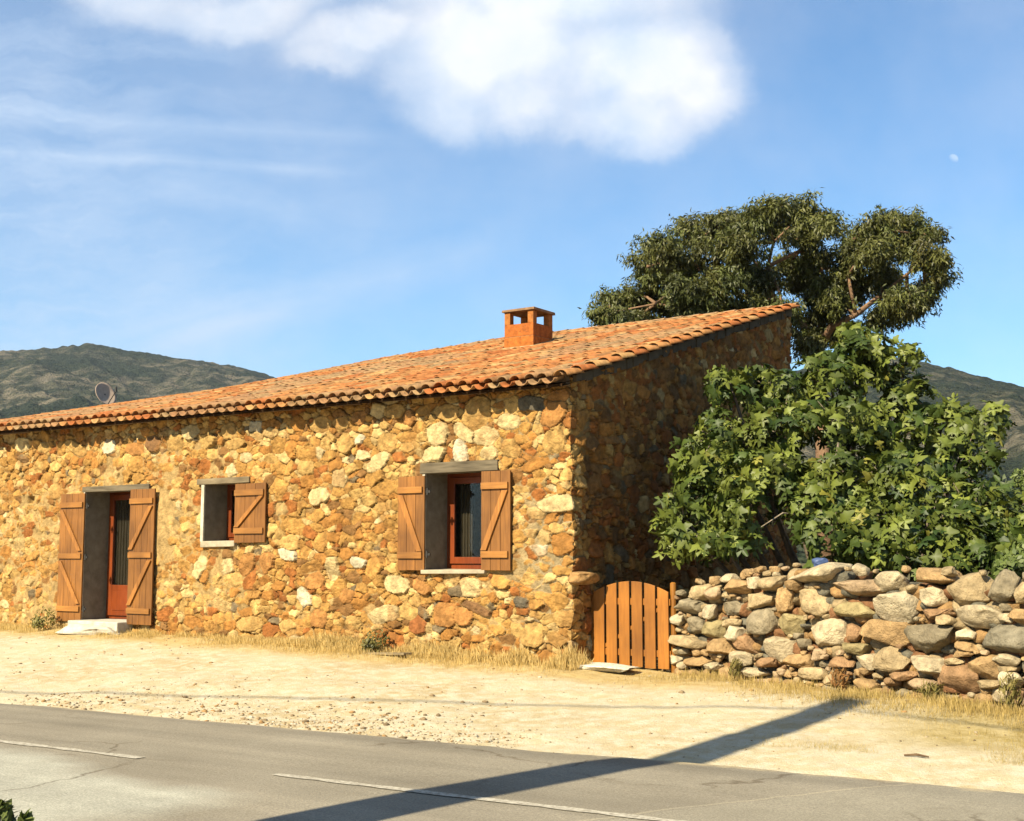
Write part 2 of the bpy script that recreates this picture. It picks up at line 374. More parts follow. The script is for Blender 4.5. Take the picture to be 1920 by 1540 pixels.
# rubble packing ----------------------------------------------------
ZS = 1.32
PAL = [((.60, .355, .125), 30), ((.69, .47, .20), 22), ((.75, .56, .29), 12), ((.55, .28, .09), 16), ((.44, .18, .06), 8), ((.33, .185, .08), 7), ((.25, .20, .14), 2), ((.78, .65, .42), 2.5)]
PC = [np.array(c) * np.array((1.04, .96, .78)) for c, w in PAL]; PW = [w for c, w in PAL]
SEED = []
def addseed(u, z, r, c=None, rise=None):
    SEED.append((u, z * ZS, r, c if c is not None else random.choices(PC, PW)[0] * random.uniform(.85, 1.15), rise if rise is not None else random.uniform(.026, .052)))
GREY = np.array((.20, .17, .12)); WHT = np.array((.82, .70, .47)); CRM = np.array((.76, .57, .28)); OCH = np.array((.62, .38, .13)); ORG = np.array((.56, .27, .085)); RST = np.array((.40, .15, .05)); BRN = np.array((.30, .16, .07))
for (px, py, w, h, c) in [(998, 757, 44, 30, GREY), (865, 849, 42, 30, WHT), (815, 852, 46, 30, CRM), (822, 815, 42, 44, CRM), (872, 812, 36, 38, CRM), (912, 818, 40, 44, CRM), (897, 775, 74, 42, OCH), (842, 775, 36, 36, OCH),
                          (957, 792, 48, 26, CRM), (1050, 745, 40, 24, ORG), (1040, 775, 62, 36, ORG), (1045, 800, 30, 14, OCH), (1040, 828, 64, 28, OCH), (920, 850, 40, 22, CRM), (960, 842, 40, 30, OCH), (712, 770, 34, 22, CRM), (675, 783, 32, 24, ORG), (606, 797, 34, 30, OCH),
                          (642, 795, 28, 30, OCH), (677, 822, 14, 16, WHT), (728, 830, 40, 36, OCH), (648, 832, 40, 36, OCH), (745, 772, 36, 30, OCH), (770, 785, 30, 26, ORG), (640, 1035, 0, 0, None), (710, 868, 44, 30, CRM), (600, 930, 40, 34, CRM), (640, 895, 30, 34, CRM),
                          (625, 1065, 44, 30, CRM), (570, 1120, 34, 26, WHT), (722, 1152, 48, 40, CRM), (745, 1095, 48, 36, CRM), (884, 1100, 56, 28, CRM), (785, 1172, 50, 22, RST), (790, 1100, 30, 34, ORG), (838, 1152, 50, 40, ORG), (868, 1155, 24, 56, ORG), (895, 1140, 34, 30, BRN), (977, 1130, 26, 20, GREY),
                          (1045, 945, 70, 34, CRM), (1016, 1032, 26, 24, WHT), (1000, 1190, 56, 34, OCH), (1060, 1160, 44, 30, OCH), (1045, 1200, 40, 26, OCH), (675, 1055, 36, 20, WHT), (600, 1160, 40, 30, ORG), (655, 1120, 36, 22, ORG), (208, 838, 26, 26, WHT), (255, 842, 34, 28, ORG), (290, 832, 32, 30, BRN), (142, 840, 34, 36, OCH), (45, 835, 36, 24, CRM),
                          (330, 830, 44, 26, OCH), (360, 810, 28, 28, CRM), (430, 810, 40, 28, OCH), (480, 800, 22, 20, WHT), (440, 832, 60, 18, OCH), (380, 1060, 36, 34, CRM), (425, 1062, 40, 30, CRM), (540, 1040, 26, 34, WHT), (465, 1060, 40, 34, ORG), (500, 1055, 50, 30, ORG), (590, 1090, 36, 30, ORG), (470, 1170, 60, 26, OCH)]:
    if c is None: continue
    p = at_y(px, py, 0); d = (p - CAM) @ fw; sx = F / d; addseed(p[0], p[2], .5 * math.sqrt((w / (sx * .80)) * (h * ZS / sx)), c, .05)
SHR = [[float(at_y(a_, 1000, 0)[0]), float(at_y(b_, 1000, 0)[0]), float(at_y((a_ + b_) / 2, d_, 0)[2]), float(at_y((a_ + b_) / 2, c_, 0)[2])] for a_, b_, c_, d_ in ((744, 800, 888, 1074), (900, 962, 880, 1074), (108, 162, 922, 1170), (242, 296, 912, 1176), (438, 502, 902, 1022), (780, 935, 864, 888), (150, 282, 908, 924), (364, 470, 892, 910))]
cells = {}
def near_ok(u, z, r, f):
    ci, cj = int(u // .5), int(z // .5)
    for i in range(ci - 1, ci + 2):
        for j in range(cj - 1, cj + 2):
            for (a, b, q) in cells.get((i, j), ()):
                if (a - u) ** 2 + (b - z) ** 2 < ((q + r) * f) ** 2: return False
    return True
def reg(u, z, r): cells.setdefault((int(u // .5), int(z // .5)), []).append((u, z, r))
for s in SEED: reg(s[0], s[1], s[2])
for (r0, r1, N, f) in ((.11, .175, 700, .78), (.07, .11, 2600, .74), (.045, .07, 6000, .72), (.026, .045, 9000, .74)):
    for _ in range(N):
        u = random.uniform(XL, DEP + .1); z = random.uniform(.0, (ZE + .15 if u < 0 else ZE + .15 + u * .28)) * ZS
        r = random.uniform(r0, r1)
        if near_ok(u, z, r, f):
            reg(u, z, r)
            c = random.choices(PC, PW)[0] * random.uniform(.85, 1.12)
            if u > .3: c = random.choices(PC, [14, 6, 3, 24, 28, 30, 5, 1])[0] * random.uniform(.7, 1.05)  # gable stones weighted darker and redder: its shade is partly put into their colour
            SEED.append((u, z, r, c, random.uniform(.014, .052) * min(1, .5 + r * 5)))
print('stones', len(SEED))
SU = np.array([s[0] for s in SEED]); SZ_ = np.array([s[1] for s in SEED]); SR = np.array([s[2] for s in SEED]); SC = np.array([s[3] for s in SEED]); SH = np.array([s[4] for s in SEED])
ST = RNG.normal(0, .12, (len(SEED), 2))
SAS = np.exp(RNG.normal(.18, .38, len(SEED))); SCR = RNG.uniform(0, 6.28, (3, len(SEED))); SCO = RNG.normal(0, .35, (3, len(SEED))); SRT = RNG.normal(0, .38, len(SEED)) + np.where(RNG.random(len(SEED)) < .16, 1.5, 0)
SCA = np.cos(SRT) / np.sqrt(SAS); SSA = np.sin(SRT) / np.sqrt(SAS); SCB = np.cos(SRT) * np.sqrt(SAS); SSB = np.sin(SRT) * np.sqrt(SAS)
def rubble(U, Z):
    """heights and colours of the rubble face at wall coordinates"""
    ZZ = Z * ZS
    wu = U + (fbm(U * 8, ZZ * 8, 4, 21, .6) - .5) * .06; wz = ZZ + (fbm(U * 8, ZZ * 8, 4, 31, .6) - .5) * .06
    H = np.zeros(U.shape); C = np.zeros(U.shape + (3,)); T = .4
    ci = np.floor(U / T).astype(int); cj = np.floor(ZZ / T).astype(int)
    for a in range(ci.min(), ci.max() + 1):
        ca = ci == a
        if not ca.any(): continue
        for b in range(cj.min(), cj.max() + 1):
            m = ca & (cj == b)
            if not m.any(): continue
            idx = np.where((SU > a * T - .5) & (SU < (a + 1) * T + .5) & (SZ_ > b * T - .5) & (SZ_ < (b + 1) * T + .5))[0]
            if len(idx) < 2: continue
            pu = wu[m][:, None]; pz = wz[m][:, None]; su = SU[idx][None]; sz = SZ_[idx][None]
            du = pu - su; dz = pz - sz
            A_ = np.abs(du * SCA[idx] + dz * SSA[idx]); B_ = np.abs(dz * SCB[idx] - du * SSB[idx])
            P = np.sqrt(A_ ** 4 + B_ ** 4 + .5 * A_ * A_ * B_ * B_) - (SR[idx][None]) ** 2
            k = P.argmin(1); ar = np.arange(len(k)); pk = P[ar, k].copy()
            D = np.sqrt((su[0][k][:, None] - su) ** 2 + (sz[0][k][:, None] - sz) ** 2) + 1e-6
            Eg = (P - pk[:, None]) / (2 * D); Eg[ar, k] = 9; e = Eg.min(1); kk = idx[k]
            s = sstep(.0015, .006, e) * .97 + .03 * sstep(.01, .04, e)
            fac = 0
            for q in range(3):
                dd_ = (U[m] - SU[kk]) * np.cos(SCR[q, kk]) + (ZZ[m] - SZ_[kk]) * np.sin(SCR[q, kk]); fac = fac - np.maximum(dd_ - SCO[q, kk] * SR[kk], 0) * .09
            h = (SH[kk] + fac + ST[kk, 0] * (U[m] - SU[kk]) + ST[kk, 1] * (ZZ[m] - SZ_[kk])) * s
            H[m] = np.clip(h, -.01, .10) - .04 * (1 - sstep(.0, .005, e)); C[m] = SC[kk]
    H += (fbm(U * 16, ZZ * 16, 3, 41) - .5) * .016 + (np.abs(fbm(U * 6, ZZ * 9, 3, 44) - .5)) * .03
    H += (fbm(U * 1.1, Z * 1.1, 2, 43) - .5) * .05
    # mortar: thick on the left middle and beside the corner, thin elsewhere
    zone = -.012 + .036 * np.exp(-((U + 7.7) / 1.9) ** 2 - ((Z - 2.1) / .95) ** 2) + .034 * np.exp(-((U + .65) / .75) ** 2 - ((Z - 1.8) / .75) ** 2) + .016 * sstep(-9.3, -9.8, U) * sstep(3.0, 2.6, Z)
    zone = zone + .008 * sstep(-5.05, -5.6, U) * sstep(3.2, 2.9, Z)
    mo = zone + (fbm(U * 2.3, Z * 2.3, 3, 51) - .5) * .085 + (fbm(U * 12, Z * 12, 3, 53) - .5) * .014
    mo = np.maximum(mo, -.030) + (fbm(U * 1.1, Z * 1.1, 2, 43) - .5) * .05
    k = sstep(-.003, .004, H - mo)[..., None]
    g = sstep(-1.5, -.2, U) * sstep(.05, -.0, U)
    nz = fbm(U * 5, Z * 5, 3, 61)[..., None]
    deep = sstep(.012, -.012, mo - (fbm(U * 1.1, Z * 1.1, 2, 43) - .5) * .05)[..., None]
    MC = (np.array((.56, .375, .155)) * (1 - deep) + np.array((.30, .165, .06)) * deep) * (1 - g[..., None]) + np.array((.43, .33, .18)) * g[..., None]
    MC = MC * (.75 + .5 * nz)
    MC = MC * (1 - .35 * sstep(.0, .1, U))[..., None]  # mortar darkened round the corner, gable shade painted into its colour
    C = C * (.70 + .60 * fbm(U * 11, Z * 11, 4, 71)[..., None])
    st_ = sstep(.56, .72, fbm(U * 4, Z * 4, 4, 81))[..., None]; C = C * (1 - .5 * st_) + np.array((.42, .20, .06)) * .5 * st_
    HH = np.maximum(H, mo)
    for (a_, b_, c_, d_) in SHR:
        HH = np.where((U > a_ - .02) & (U < b_ + .06) & (Z > c_ - .02) & (Z < d_ + .02), np.minimum(HH, .046), HH)
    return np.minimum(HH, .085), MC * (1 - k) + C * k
def wallpos(U, Z, H):
    """front wall runs along x, gable along y, rounded quoin between"""
    a = np.clip((U + .05) / .10, 0, 1) * math.pi / 2
    bx = np.where(U < 0, U, 0.0); by = np.where(U > 0, U, 0.0)
    wob = (vnoise(Z * 3.5, Z * 0, 5) - .5) * .09 * np.exp(-(U / .12) ** 2)
    H = H + .0
    return bx + np.sin(a) * H + wob, by - np.cos(a) * H, Z
u = np.arange(XL, 0.0001, .0105); u = np.append(u[:-1], 0.0); z = np.arange(.12, ZE + .02, .0105)
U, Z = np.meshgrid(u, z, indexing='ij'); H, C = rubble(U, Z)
keep = np.ones((len(u) - 1, len(z) - 1), bool); uc = (u[:-1] + u[1:]) / 2; zc = (z[:-1] + z[1:]) / 2
for (a, b, c, d) in OPN: keep &= ~(((uc > a) & (uc < b))[:, None] & ((zc > c) & (zc < d))[None])
for px, py, ww, hh in ((60, 938, .10, .07), (1085, 0, 0, 0)):      # put-log hole
    if ww: p = at_y(px, py, 0); H = H - .10 * (sstep(ww, ww * .6, np.abs(U - p[0])) * sstep(hh, hh * .6, np.abs(Z - p[2])))
X, Y, Zp = wallpos(U, Z, H)
V1 = np.stack([X, Y, Zp], -1).reshape(-1, 3); ny = len(z)
i, j = np.meshgrid(np.arange(len(u) - 1), np.arange(ny - 1), indexing='ij'); a = i * ny + j
F1 = np.stack([a, a + ny, a + ny + 1, a + 1], -1).reshape(-1, 4)[keep.reshape(-1)]; C1 = C.reshape(-1, 3)
u2 = np.concatenate([np.arange(0, .4, .0105), np.arange(.4, DEP, .022), [DEP]]); z2 = np.concatenate([z[z < ZE - .03], np.arange(ZE - .03, 5.86, .022)])
U, Z = np.meshgrid(u2, z2, indexing='ij'); lim = roofz(0, U) + .0
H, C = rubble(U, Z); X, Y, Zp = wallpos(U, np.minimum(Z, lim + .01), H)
V2 = np.stack([X, Y, Zp], -1).reshape(-1, 3); n2 = len(z2)
i, j = np.meshgrid(np.arange(len(u2) - 1), np.arange(n2 - 1), indexing='ij'); a = i * n2 + j
kp = (Z[:-1, :-1] < lim[:-1, :-1] + .02)
F2 = np.stack([a, a + n2, a + n2 + 1, a + 1], -1).reshape(-1, 4)[kp.reshape(-1)] + len(V1)
VV = np.concatenate([V1, V2]); CC = np.concatenate([C1, C.reshape(-1, 3)]); FF = np.concatenate([F1, F2])
# plain rear and far end walls close the shell
nb = len(VV); xb = np.linspace(XL, 0, 25); extra = []; ef = []
for xx in xb: extra += [(xx, DEP, .1), (xx, DEP, float(zr(xx)))]
for q in range(24): ef.append((nb + 2 * q, nb + 2 * q + 1, nb + 2 * q + 3, nb + 2 * q + 2))
nb2 = nb + len(extra); yb = np.linspace(0, DEP, 12)
for yy in yb: extra += [(XL, yy, .1), (XL, yy, float(roofz(XL, yy)))]
for q in range(11): ef.append((nb2 + 2 * q, nb2 + 2 * q + 2, nb2 + 2 * q + 3, nb2 + 2 * q + 1))
VV = np.concatenate([VV, np.array(extra)]); CC = np.concatenate([CC, np.tile((.5, .32, .13), (len(extra), 1))]); FF = np.concatenate([FF, np.array(ef)])
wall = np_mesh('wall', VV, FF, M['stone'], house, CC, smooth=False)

# grey cement band under the verge
mb = MB(); mb.cur = (.17, .135, .095); pts = []
for k in range(48):
    y0 = DEP * k / 48; y1 = DEP * (k + 1) / 48; za = float(roofz(0, y0)); zb_ = float(roofz(0, y1)); o = .055 + random.uniform(-.012, .015); hh = .055 + random.uniform(-.02, .03)
    mb.add([(0, y0, za - hh), (o, y0, za - hh), (o, y0, za + .05), (0, y0, za + .05), (0, y1, zb_ - hh), (o, y1, zb_ - hh), (o, y1, zb_ + .05), (0, y1, zb_ + .05)],
           [(0, 1, 2, 3), (7, 6, 5, 4), (0, 4, 5, 1), (1, 5, 6, 2), (2, 6, 7, 3), (3, 7, 4, 0)])
mb.build('verge_mortar', M['cement'], house)

# ------------------------------------------------------------------ roof
OV = .36
slope = math.atan2(5.80 - ZE, DEP); PT = .206
def tile_arc(x, y, n0, L, r0, r1, sign, lift, rot, col, VA, FA, CA, zoff):
    """one barrel tile; sign +1 cover, -1 pan"""
    K = 7; th = .011; base = len(VA)
    for (yy, rr, li) in ((y, r0, lift), (y + L * math.cos(slope), r1, 0.0)):
        zc = float(ZE + (zr(x) - ZE) * yy / DEP) + zoff + li; xx = x + rot * (yy - y)
        for rad in (rr, rr - th):
            for k in range(K):
                t = math.pi * (k / (K - 1)); t = math.pi * .04 + t * .92
                VA.append((xx + rad * math.cos(t), yy, zc + sign * rad * .82 * math.sin(t))); CA.append(col)
    o0, i0, o1, i1 = base, base + K, base + 2 * K, base + 3 * K
    for k in range(K - 1):
        FA.append((o0 + k, o0 + k + 1, o1 + k + 1, o1 + k)); FA.append((i0 + k + 1, i0 + k, i1 + k, i1 + k + 1)); FA.append((o0 + k + 1, o0 + k, i0 + k, i0 + k + 1))
    FA.append((o0, o1, i1, i0)); FA.append((o0 + K - 1, i0 + K - 1, i1 + K - 1, o1 + K - 1))
TC = [((.62, .25, .085), 12), ((.62, .30, .11), 9), ((.56, .19, .06), 6), ((.68, .39, .16), 4), ((.44, .22, .09), 3), ((.58, .34, .15), 3)]
VA = []; FA = []; CA = []; tl = [np.array(c) for c, w in TC]; tw = [w for c, w in TC]
ncol = int((0 - XL) / PT); NR = 22; EX = (DEP + OV + .05) / NR
for ci_ in range(ncol + 1):
    xc = -.02 - ci_ * PT
    for rj in range(NR):
        y = -OV + rj * EX
        for sg, dx in ((1, 0), (-1, -PT / 2)):
            c = random.choices(tl, tw)[0] * random.uniform(.82, 1.15)
            if fbm(xc * .8, y * .8, 3, 77) > .56: c = c * .45 + np.array((.50, .36, .20)) * .5
            jx = random.gauss(0, .006); y0 = y + (random.gauss(0, .010) if rj == 0 else random.gauss(0, .045)) + (0 if sg == 1 else -.035); rt_ = random.gauss(0, .012)
            if sg == 1: tile_arc(xc + jx + .02, y0, 0, EX + .14, .086, .078, 1, .009 + random.uniform(-.003, .009), rt_, c, VA, FA, CA, .075)
            else: tile_arc(xc + dx + jx + .02, y0, 0, EX + .14, .096, .088, -1, .008, rt_, c, VA, FA, CA, .085)
# verge course: larger tiles lying on the gable edge
for rj in range(NR):
    y = -OV - .02 + rj * EX; c = random.choices(tl[:4], tw[:4])[0] * random.uniform(.95, 1.2)
    tile_arc(.075 + random.gauss(0, .004), y, 0, EX + .1, .112, .094, 1, .035, 0, c, VA, FA, CA, .055)
roof = np_mesh('roof', VA, FA, M['tile'], house, np.array(CA), smooth=True)
# boards under the tiles
mb = MB(); mb.cur = (.22, .13, .07); n = 30
for k in range(n):
    xa = XL - .05 + (0.03 - XL + .05) * k / n; xb_ = XL - .05 + (.03 - XL + .05) * (k + 1) / n
    P = []
    for xx in (xa, xb_):
        for yy in (-OV + .09, DEP + .05):
            zz = float(ZE + (zr(xx) - ZE) * yy / DEP); P += [(xx, yy, zz - .045), (xx, yy, zz - .012)]
    mb.add(P, [(0, 2, 6, 4), (1, 5, 7, 3), (0, 4, 5, 1), (2, 3, 7, 6)])
mb.build('roof_board', M['oldwood'], roof)
# mortar under the eave tiles (bedding)
mb = MB(); mb.cur = (.34, .22, .13)
k = 0; x = XL
while x < -.05:
    w = random.uniform(.2, .5); x2 = min(x + w, -.01)
    mb.box(x, x2, -.10 - random.uniform(0, .03), -.0, ZE - .075 - random.uniform(0, .02), ZE + .03); x = x2 + .004
mb.build('eave_mortar', M['cement'], house)
# ridge course
VA = []; FA = []; CA = []
x = XL - .05
while x < .12:
    L = .40; c = np.array((.74, .46, .24)) * random.uniform(.85, 1.12); K = 8; base = len(VA)
    for (xx, rr, li) in ((x, .085, .0), (x + L, .10, .012)):
        zc = float(zr(xx)) + .085 + li
        for rad in (rr, rr - .013):
            for q in range(K):
                t = math.pi * q / (K - 1); VA.append((min(xx, .15), DEP + .04 - rad * math.cos(t), zc + rad * .7 * math.sin(t))); CA.append(c)
    o0, i0, o1, i1 = base, base + K, base + 2 * K, base + 3 * K
    for q in range(K - 1):
        FA += [(o0 + q, o0 + q + 1, o1 + q + 1, o1 + q), (i0 + q + 1, i0 + q, i1 + q, i1 + q + 1), (o1 + q, o1 + q + 1, i1 + q + 1, i1 + q)]
    x += .35
np_mesh('ridge_course', VA, FA, M['tile'], roof, np.array(CA), smooth=True)

# ------------------------------------------------------------------ chimney
def hit_roof(px, py, dz=.15):
    r = ray(px, py); lo, hi = 15., 40.
    for _ in range(60):
        m_ = (lo + hi) / 2; p = CAM + r * m_
        if p[2] > float(roofz(p[0], p[1])) + dz: lo = m_
        else: hi = m_
    return p
# near right-front corner of the chimney
cp = hit_roof(1000, 650, .12); print('chimney', cp)
cp[1] = min(cp[1], DEP - .55)
cw = .60; x1 = cp[0]; x0 = x1 - cw; y0 = cp[1]; y1 = y0 + .62; zb0 = cp[2] - .35
d_ = (cp - CAM) @ fw; ztop = CAM[2] + (1045 - 577) / F * d_ * math.cos(PIT) ** 0
zt = at_y(1000, 577, y0)[2]; zm = at_y(1000, 604, y0)[2]; zc1 = at_y(1000, 628, y0)[2]
ch = MB(); ch.cur = (.78, .25, .055)
t = .07
def ring(m_, a0, a1, b0, b1, z0, z1, th):
    m_.box(a0, a1, b0, b0 + th, z0, z1); m_.box(a0, a1, b1 - th, b1, z0, z1); m_.box(a0, a0 + th, b0 + th, b1 - th, z0, z1); m_.box(a1 - th, a1, b0 + th, b1 - th, z0, z1)
ring(ch, x0, x1, y0, y1, zb0, zc1 - .004, t); ch.cur = (.72, .22, .05); ring(ch, x0 + .004, x1 - .004, y0 + .004, y1 - .004, zc1 + .004, zm, t)
ch.cur = (.70, .45, .22); ring(ch, x0 + .008, x1 - .008, y0 + .008, y1 - .008, zc1 - .006, zc1 + .006, t - .01)
ch.cur = (.68, .26, .07)
for xa in (x0 + .004, x1 - .119):
    for ya in (y0 + .004, y1 - .119): ch.box(xa, xa + .115, ya, ya + .115, zm + .001, zt - .035)
chim = ch.build('chimney', M['terra'], house, bevel=.006)
cb = MB(); cb.cur = (.50, .30, .16); cb.box(x0 - .03, x1 + .03, y0 - .03, y1 + .03, zt - .034, zt + .01, .006); cb.build('cap', M['terra'], chim, bevel=.006)
cb = MB(); cb.cur = (.60, .42, .22); zz = float(roofz(x1, y0))
P = []
for (xx, yy) in ((x0 - .07, y0 - .12), (x1 + .07, y0 - .12), (x1 + .07, y1 + .02), (x0 - .07, y1 + .02)): P.append((xx, yy, float(roofz(xx, yy)) + .10))
for (xx, yy) in ((x0 - .012, y0 - .012), (x1 + .012, y0 - .012), (x1 + .012, y1), (x0 - .012, y1)): P.append((xx, yy, float(roofz(xx, yy)) + .15))
cb.add(P, [(0, 1, 5, 4), (1, 2, 6, 5), (2, 3, 7, 6), (3, 0, 4, 7)]); cb.build('mortar_collar', M['cement'], chim)

# ------------------------------------------------------------------ joinery
DPT = .46
def reveal(parent, o, pale=True):
    a, b, c, d = o; m_ = MB(); th = .03; yf = -.045; m_.cur = (.34, .28, .20)
    m_.box(a - th, a + .004, yf, DPT + .1, c, d); m_.box(b - .004, b + th, yf, DPT + .1, c, d)
    m_.box(a - th, b + th, -.02, DPT + .1, d + .001, d + th)
    r = m_.build('reveal', M['cement'], parent, bevel=.004)
    e = MB(); e.cur = (.80, .72, .55)
    zz = c
    while zz < d:
        h = random.uniform(.1, .2); w = random.uniform(.028, .042)
        e.box(a - w, a + .006, yf - .018, yf + .01, zz, min(d, zz + h) - .001, .002); zz += h
    e.build('plaster_edge', M['cement'], parent)
def shutter(name, x0, x1, z0, z1, hinge_right, bars, diag, yoff, parent, planks, lab, tilt=0, plate=None, knots=()):
    """x0..x1, z0..z1; boards vertical, battens proud towards the street"""
    m_ = MB(); n = planks; w = (x1 - x0) / n
    for k in range(n):
        t_ = random.uniform(.82, 1.12); m_.cur = (t_, t_, t_)
        m_.box(x0 + k * w + .0025, x0 + (k + 1) * w - .0025, yoff, yoff + .026, z0 + random.uniform(0, .006), z1 - random.uniform(0, .006))
    m_.cur = (.6, .6, .6); m_.box(x0 + .004, x1 - .004, yoff + .008, yoff + .018, z0 + .01, z1 - .01)
    o = m_.build(name, M['wood'], parent, bevel=.002); tag(o, lab)
    bw = .085; f0, f1 = yoff - .030, yoff - .001
    for zc in bars:
        b = MB(); t_ = random.uniform(1.05, 1.25); b.cur = (t_, t_, t_); b.box(x0 + .012, x1 - .03, f0, f1, zc - bw / 2, zc + bw / 2)
        b.build('batten', M['wood_h'], o, bevel=.003)
    for (za, zb2) in diag:
        b = MB(); b.cur = (1.45,) * 3; dd = .045
        xa, xb3 = (x0 + .05, x1 - .075)
        if hinge_right: xa, xb3 = xb3, xa
        b.prism([(xa - dd, za), (xa + dd, za), (xb3 + dd, zb2), (xb3 - dd, zb2)], f0 + .001, f1)
        b.build('brace', M['wood'], o, bevel=.003)
    return o
def hinges(x, zs, parent, yoff):
    for zz in zs:
        h = MB(); h.tube([(x, yoff, zz - .045), (x, yoff, zz + .045)], [.016, .016], 8); h.box(x - .03, x + .05, yoff - .004, yoff + .012, zz - .016, zz + .016)
        h.build('hinge', M['iron'], parent)
def rails(m_, a, b, c, d, y, w, bt=None, th=.05):
    bt = bt or w
    m_.box(a, a + w, y, y + th, c, d); m_.box(b - w, b, y, y + th, c, d); m_.box(a + w, b - w, y, y + th, d - w, d); m_.box(a + w, b - w, y, y + th, c, c + bt)

def zpx(px, py): return float(at_y(px, py, -.08)[2])
def xpx(px, py=1000, y=-.08): return float(at_y(px, py, y)[0])
# --- big window
a, b, c, d = W1
w1 = MB(); rails(w1, a, b, c, d, DPT - .02, .055, .07, .06)
win = w1.build('window', M['redwood'], house, bevel=.004); tag(win, 'tall casement window with two open shutters')
s_ = MB(); rails(s_, a + .058, b - .058, c + .075, d - .058, DPT - .045, .085, .09, .045); s_.build('casement', M['redwood'], win, bevel=.004)
s_ = MB(); s_.box(a + .1, b - .1, DPT - .026, DPT - .020, c + .12, d - .1); s_.build('pane', M['glass'], win)
s_ = MB()
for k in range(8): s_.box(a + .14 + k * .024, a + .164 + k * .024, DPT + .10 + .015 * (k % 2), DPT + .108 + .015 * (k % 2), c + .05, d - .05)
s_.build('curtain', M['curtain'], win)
reveal(win, W1)
s_ = MB(); s_.cur = (.64, .54, .38)
s_.box(a - .03, b + .02, -.10, DPT - .03, c - .055, c - .001, .008); s_.build('sill', M['cement'], win, bevel=.01)
L0, L1 = xpx(787, 878), xpx(932, 870)
s_ = MB(); s_.box(L0, L1, -.075, .12, zpx(860, 886), zpx(860, 866), .008); tag(s_.build('lintel', M['oldwood'], win, bevel=.006), 'weathered grey timber lintel')
zt_, zb_ = zpx(770, 893), zpx(770, 1070)
hh = zt_ - zb_
shutter('shutter', xpx(746), xpx(796), zb_, zt_, False, (zb_ + hh * .16, zt_ - hh * .15), ((zt_ - hh * .2, zb_ + hh * .2),), -.085, house, 3, 'open left shutter of the tall window')
hinges(xpx(799), (zb_ + hh * .17, zt_ - hh * .17), win, -.06)
zt2, zb2_ = zpx(930, 883), zpx(930, 1070); h2_ = zt2 - zb2_
shutter('shutter', xpx(903), xpx(958), zb2_, zt2, True, (zb2_ + h2_ * .16, zt2 - h2_ * .15), ((zt2 - h2_ * .2, zb2_ + h2_ * .2),), -.095, house, 3, 'open right shutter of the tall window')
# --- door
a, b, c, d = DR
s_ = MB(); rails(s_, a, b, c + .01, d, DPT - .02, .06, .05, .06); frame_d = s_
door = s_.build('door', M['redwood'], house, bevel=.004); tag(door, 'red brown half glazed door')
s_ = MB(); rails(s_, a + .063, b - .063, c + .065, d - .063, DPT - .05, .09, .50, .045); s_.box(a + .20, b - .20, DPT - .058, DPT - .05, c + .15, c + .46); leaf = s_.build('door_leaf', M['redwood'], door, bevel=.004)
s_ = MB(); s_.box(a + .14, b - .14, DPT - .03, DPT - .024, c + .56, d - .14); s_.build('pane', M['glass'], door)
s_ = MB()
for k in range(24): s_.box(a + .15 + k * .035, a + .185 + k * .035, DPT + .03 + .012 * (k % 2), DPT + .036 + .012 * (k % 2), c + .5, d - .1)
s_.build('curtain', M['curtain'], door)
s_ = MB(); hx = b - .11; hz = c + 1.02; s_.box(hx - .02, hx + .02, DPT - .062, DPT - .052, hz - .1, hz + .1); s_.tube([(hx, DPT - .06, hz), (hx, DPT - .11, hz), (hx - .11, DPT - .11, hz)], [.011, .011, .009], 8); s_.build('handle', M['brass'], door, bevel=.002)
reveal(door, DR)
L0, L1 = xpx(153, 915), xpx(278, 912)
s_ = MB(); s_.box(L0, L1, -.07, .12, zpx(200, 922), zpx(200, 911), .01); tag(s_.build('lintel', M['oldwood'], door, bevel=.008), 'thin weathered lintel over the door')
s_ = MB(); s_.cur = (.84, .78, .64); s_.box(a - .02, b + .06, -.30, DPT, c - .2, c + .008, .012); ds = s_.build('doorstep', M['cement'], door, bevel=.015)
DSX = (a + b) / 2, c
zt_, zb_ = zpx(135, 926), zpx(135, 1166); hh = zt_ - zb_
sh1 = shutter('shutter', xpx(112), xpx(157), zb_, zt_, False, (zb_ + hh * .10, zb_ + hh * .51, zt_ - hh * .09), ((zt_ - hh * .13, zb_ + hh * .55), (zb_ + hh * .47, zb_ + hh * .14)), -.085, house, 4, 'open left shutter of the door')
hinges(xpx(160), (zb_ + hh * .1, zb_ + hh * .5, zt_ - hh * .1), door, -.06)
zt_, zb_ = zpx(268, 917), zpx(268, 1172); hh = zt_ - zb_
shutter('shutter', xpx(245), xpx(291), zb_, zt_, True, (zb_ + hh * .10, zb_ + hh * .51, zt_ - hh * .09), ((zt_ - hh * .13, zb_ + hh * .55), (zb_ + hh * .47, zb_ + hh * .14)), -.11, house, 4, 'open right shutter of the door')
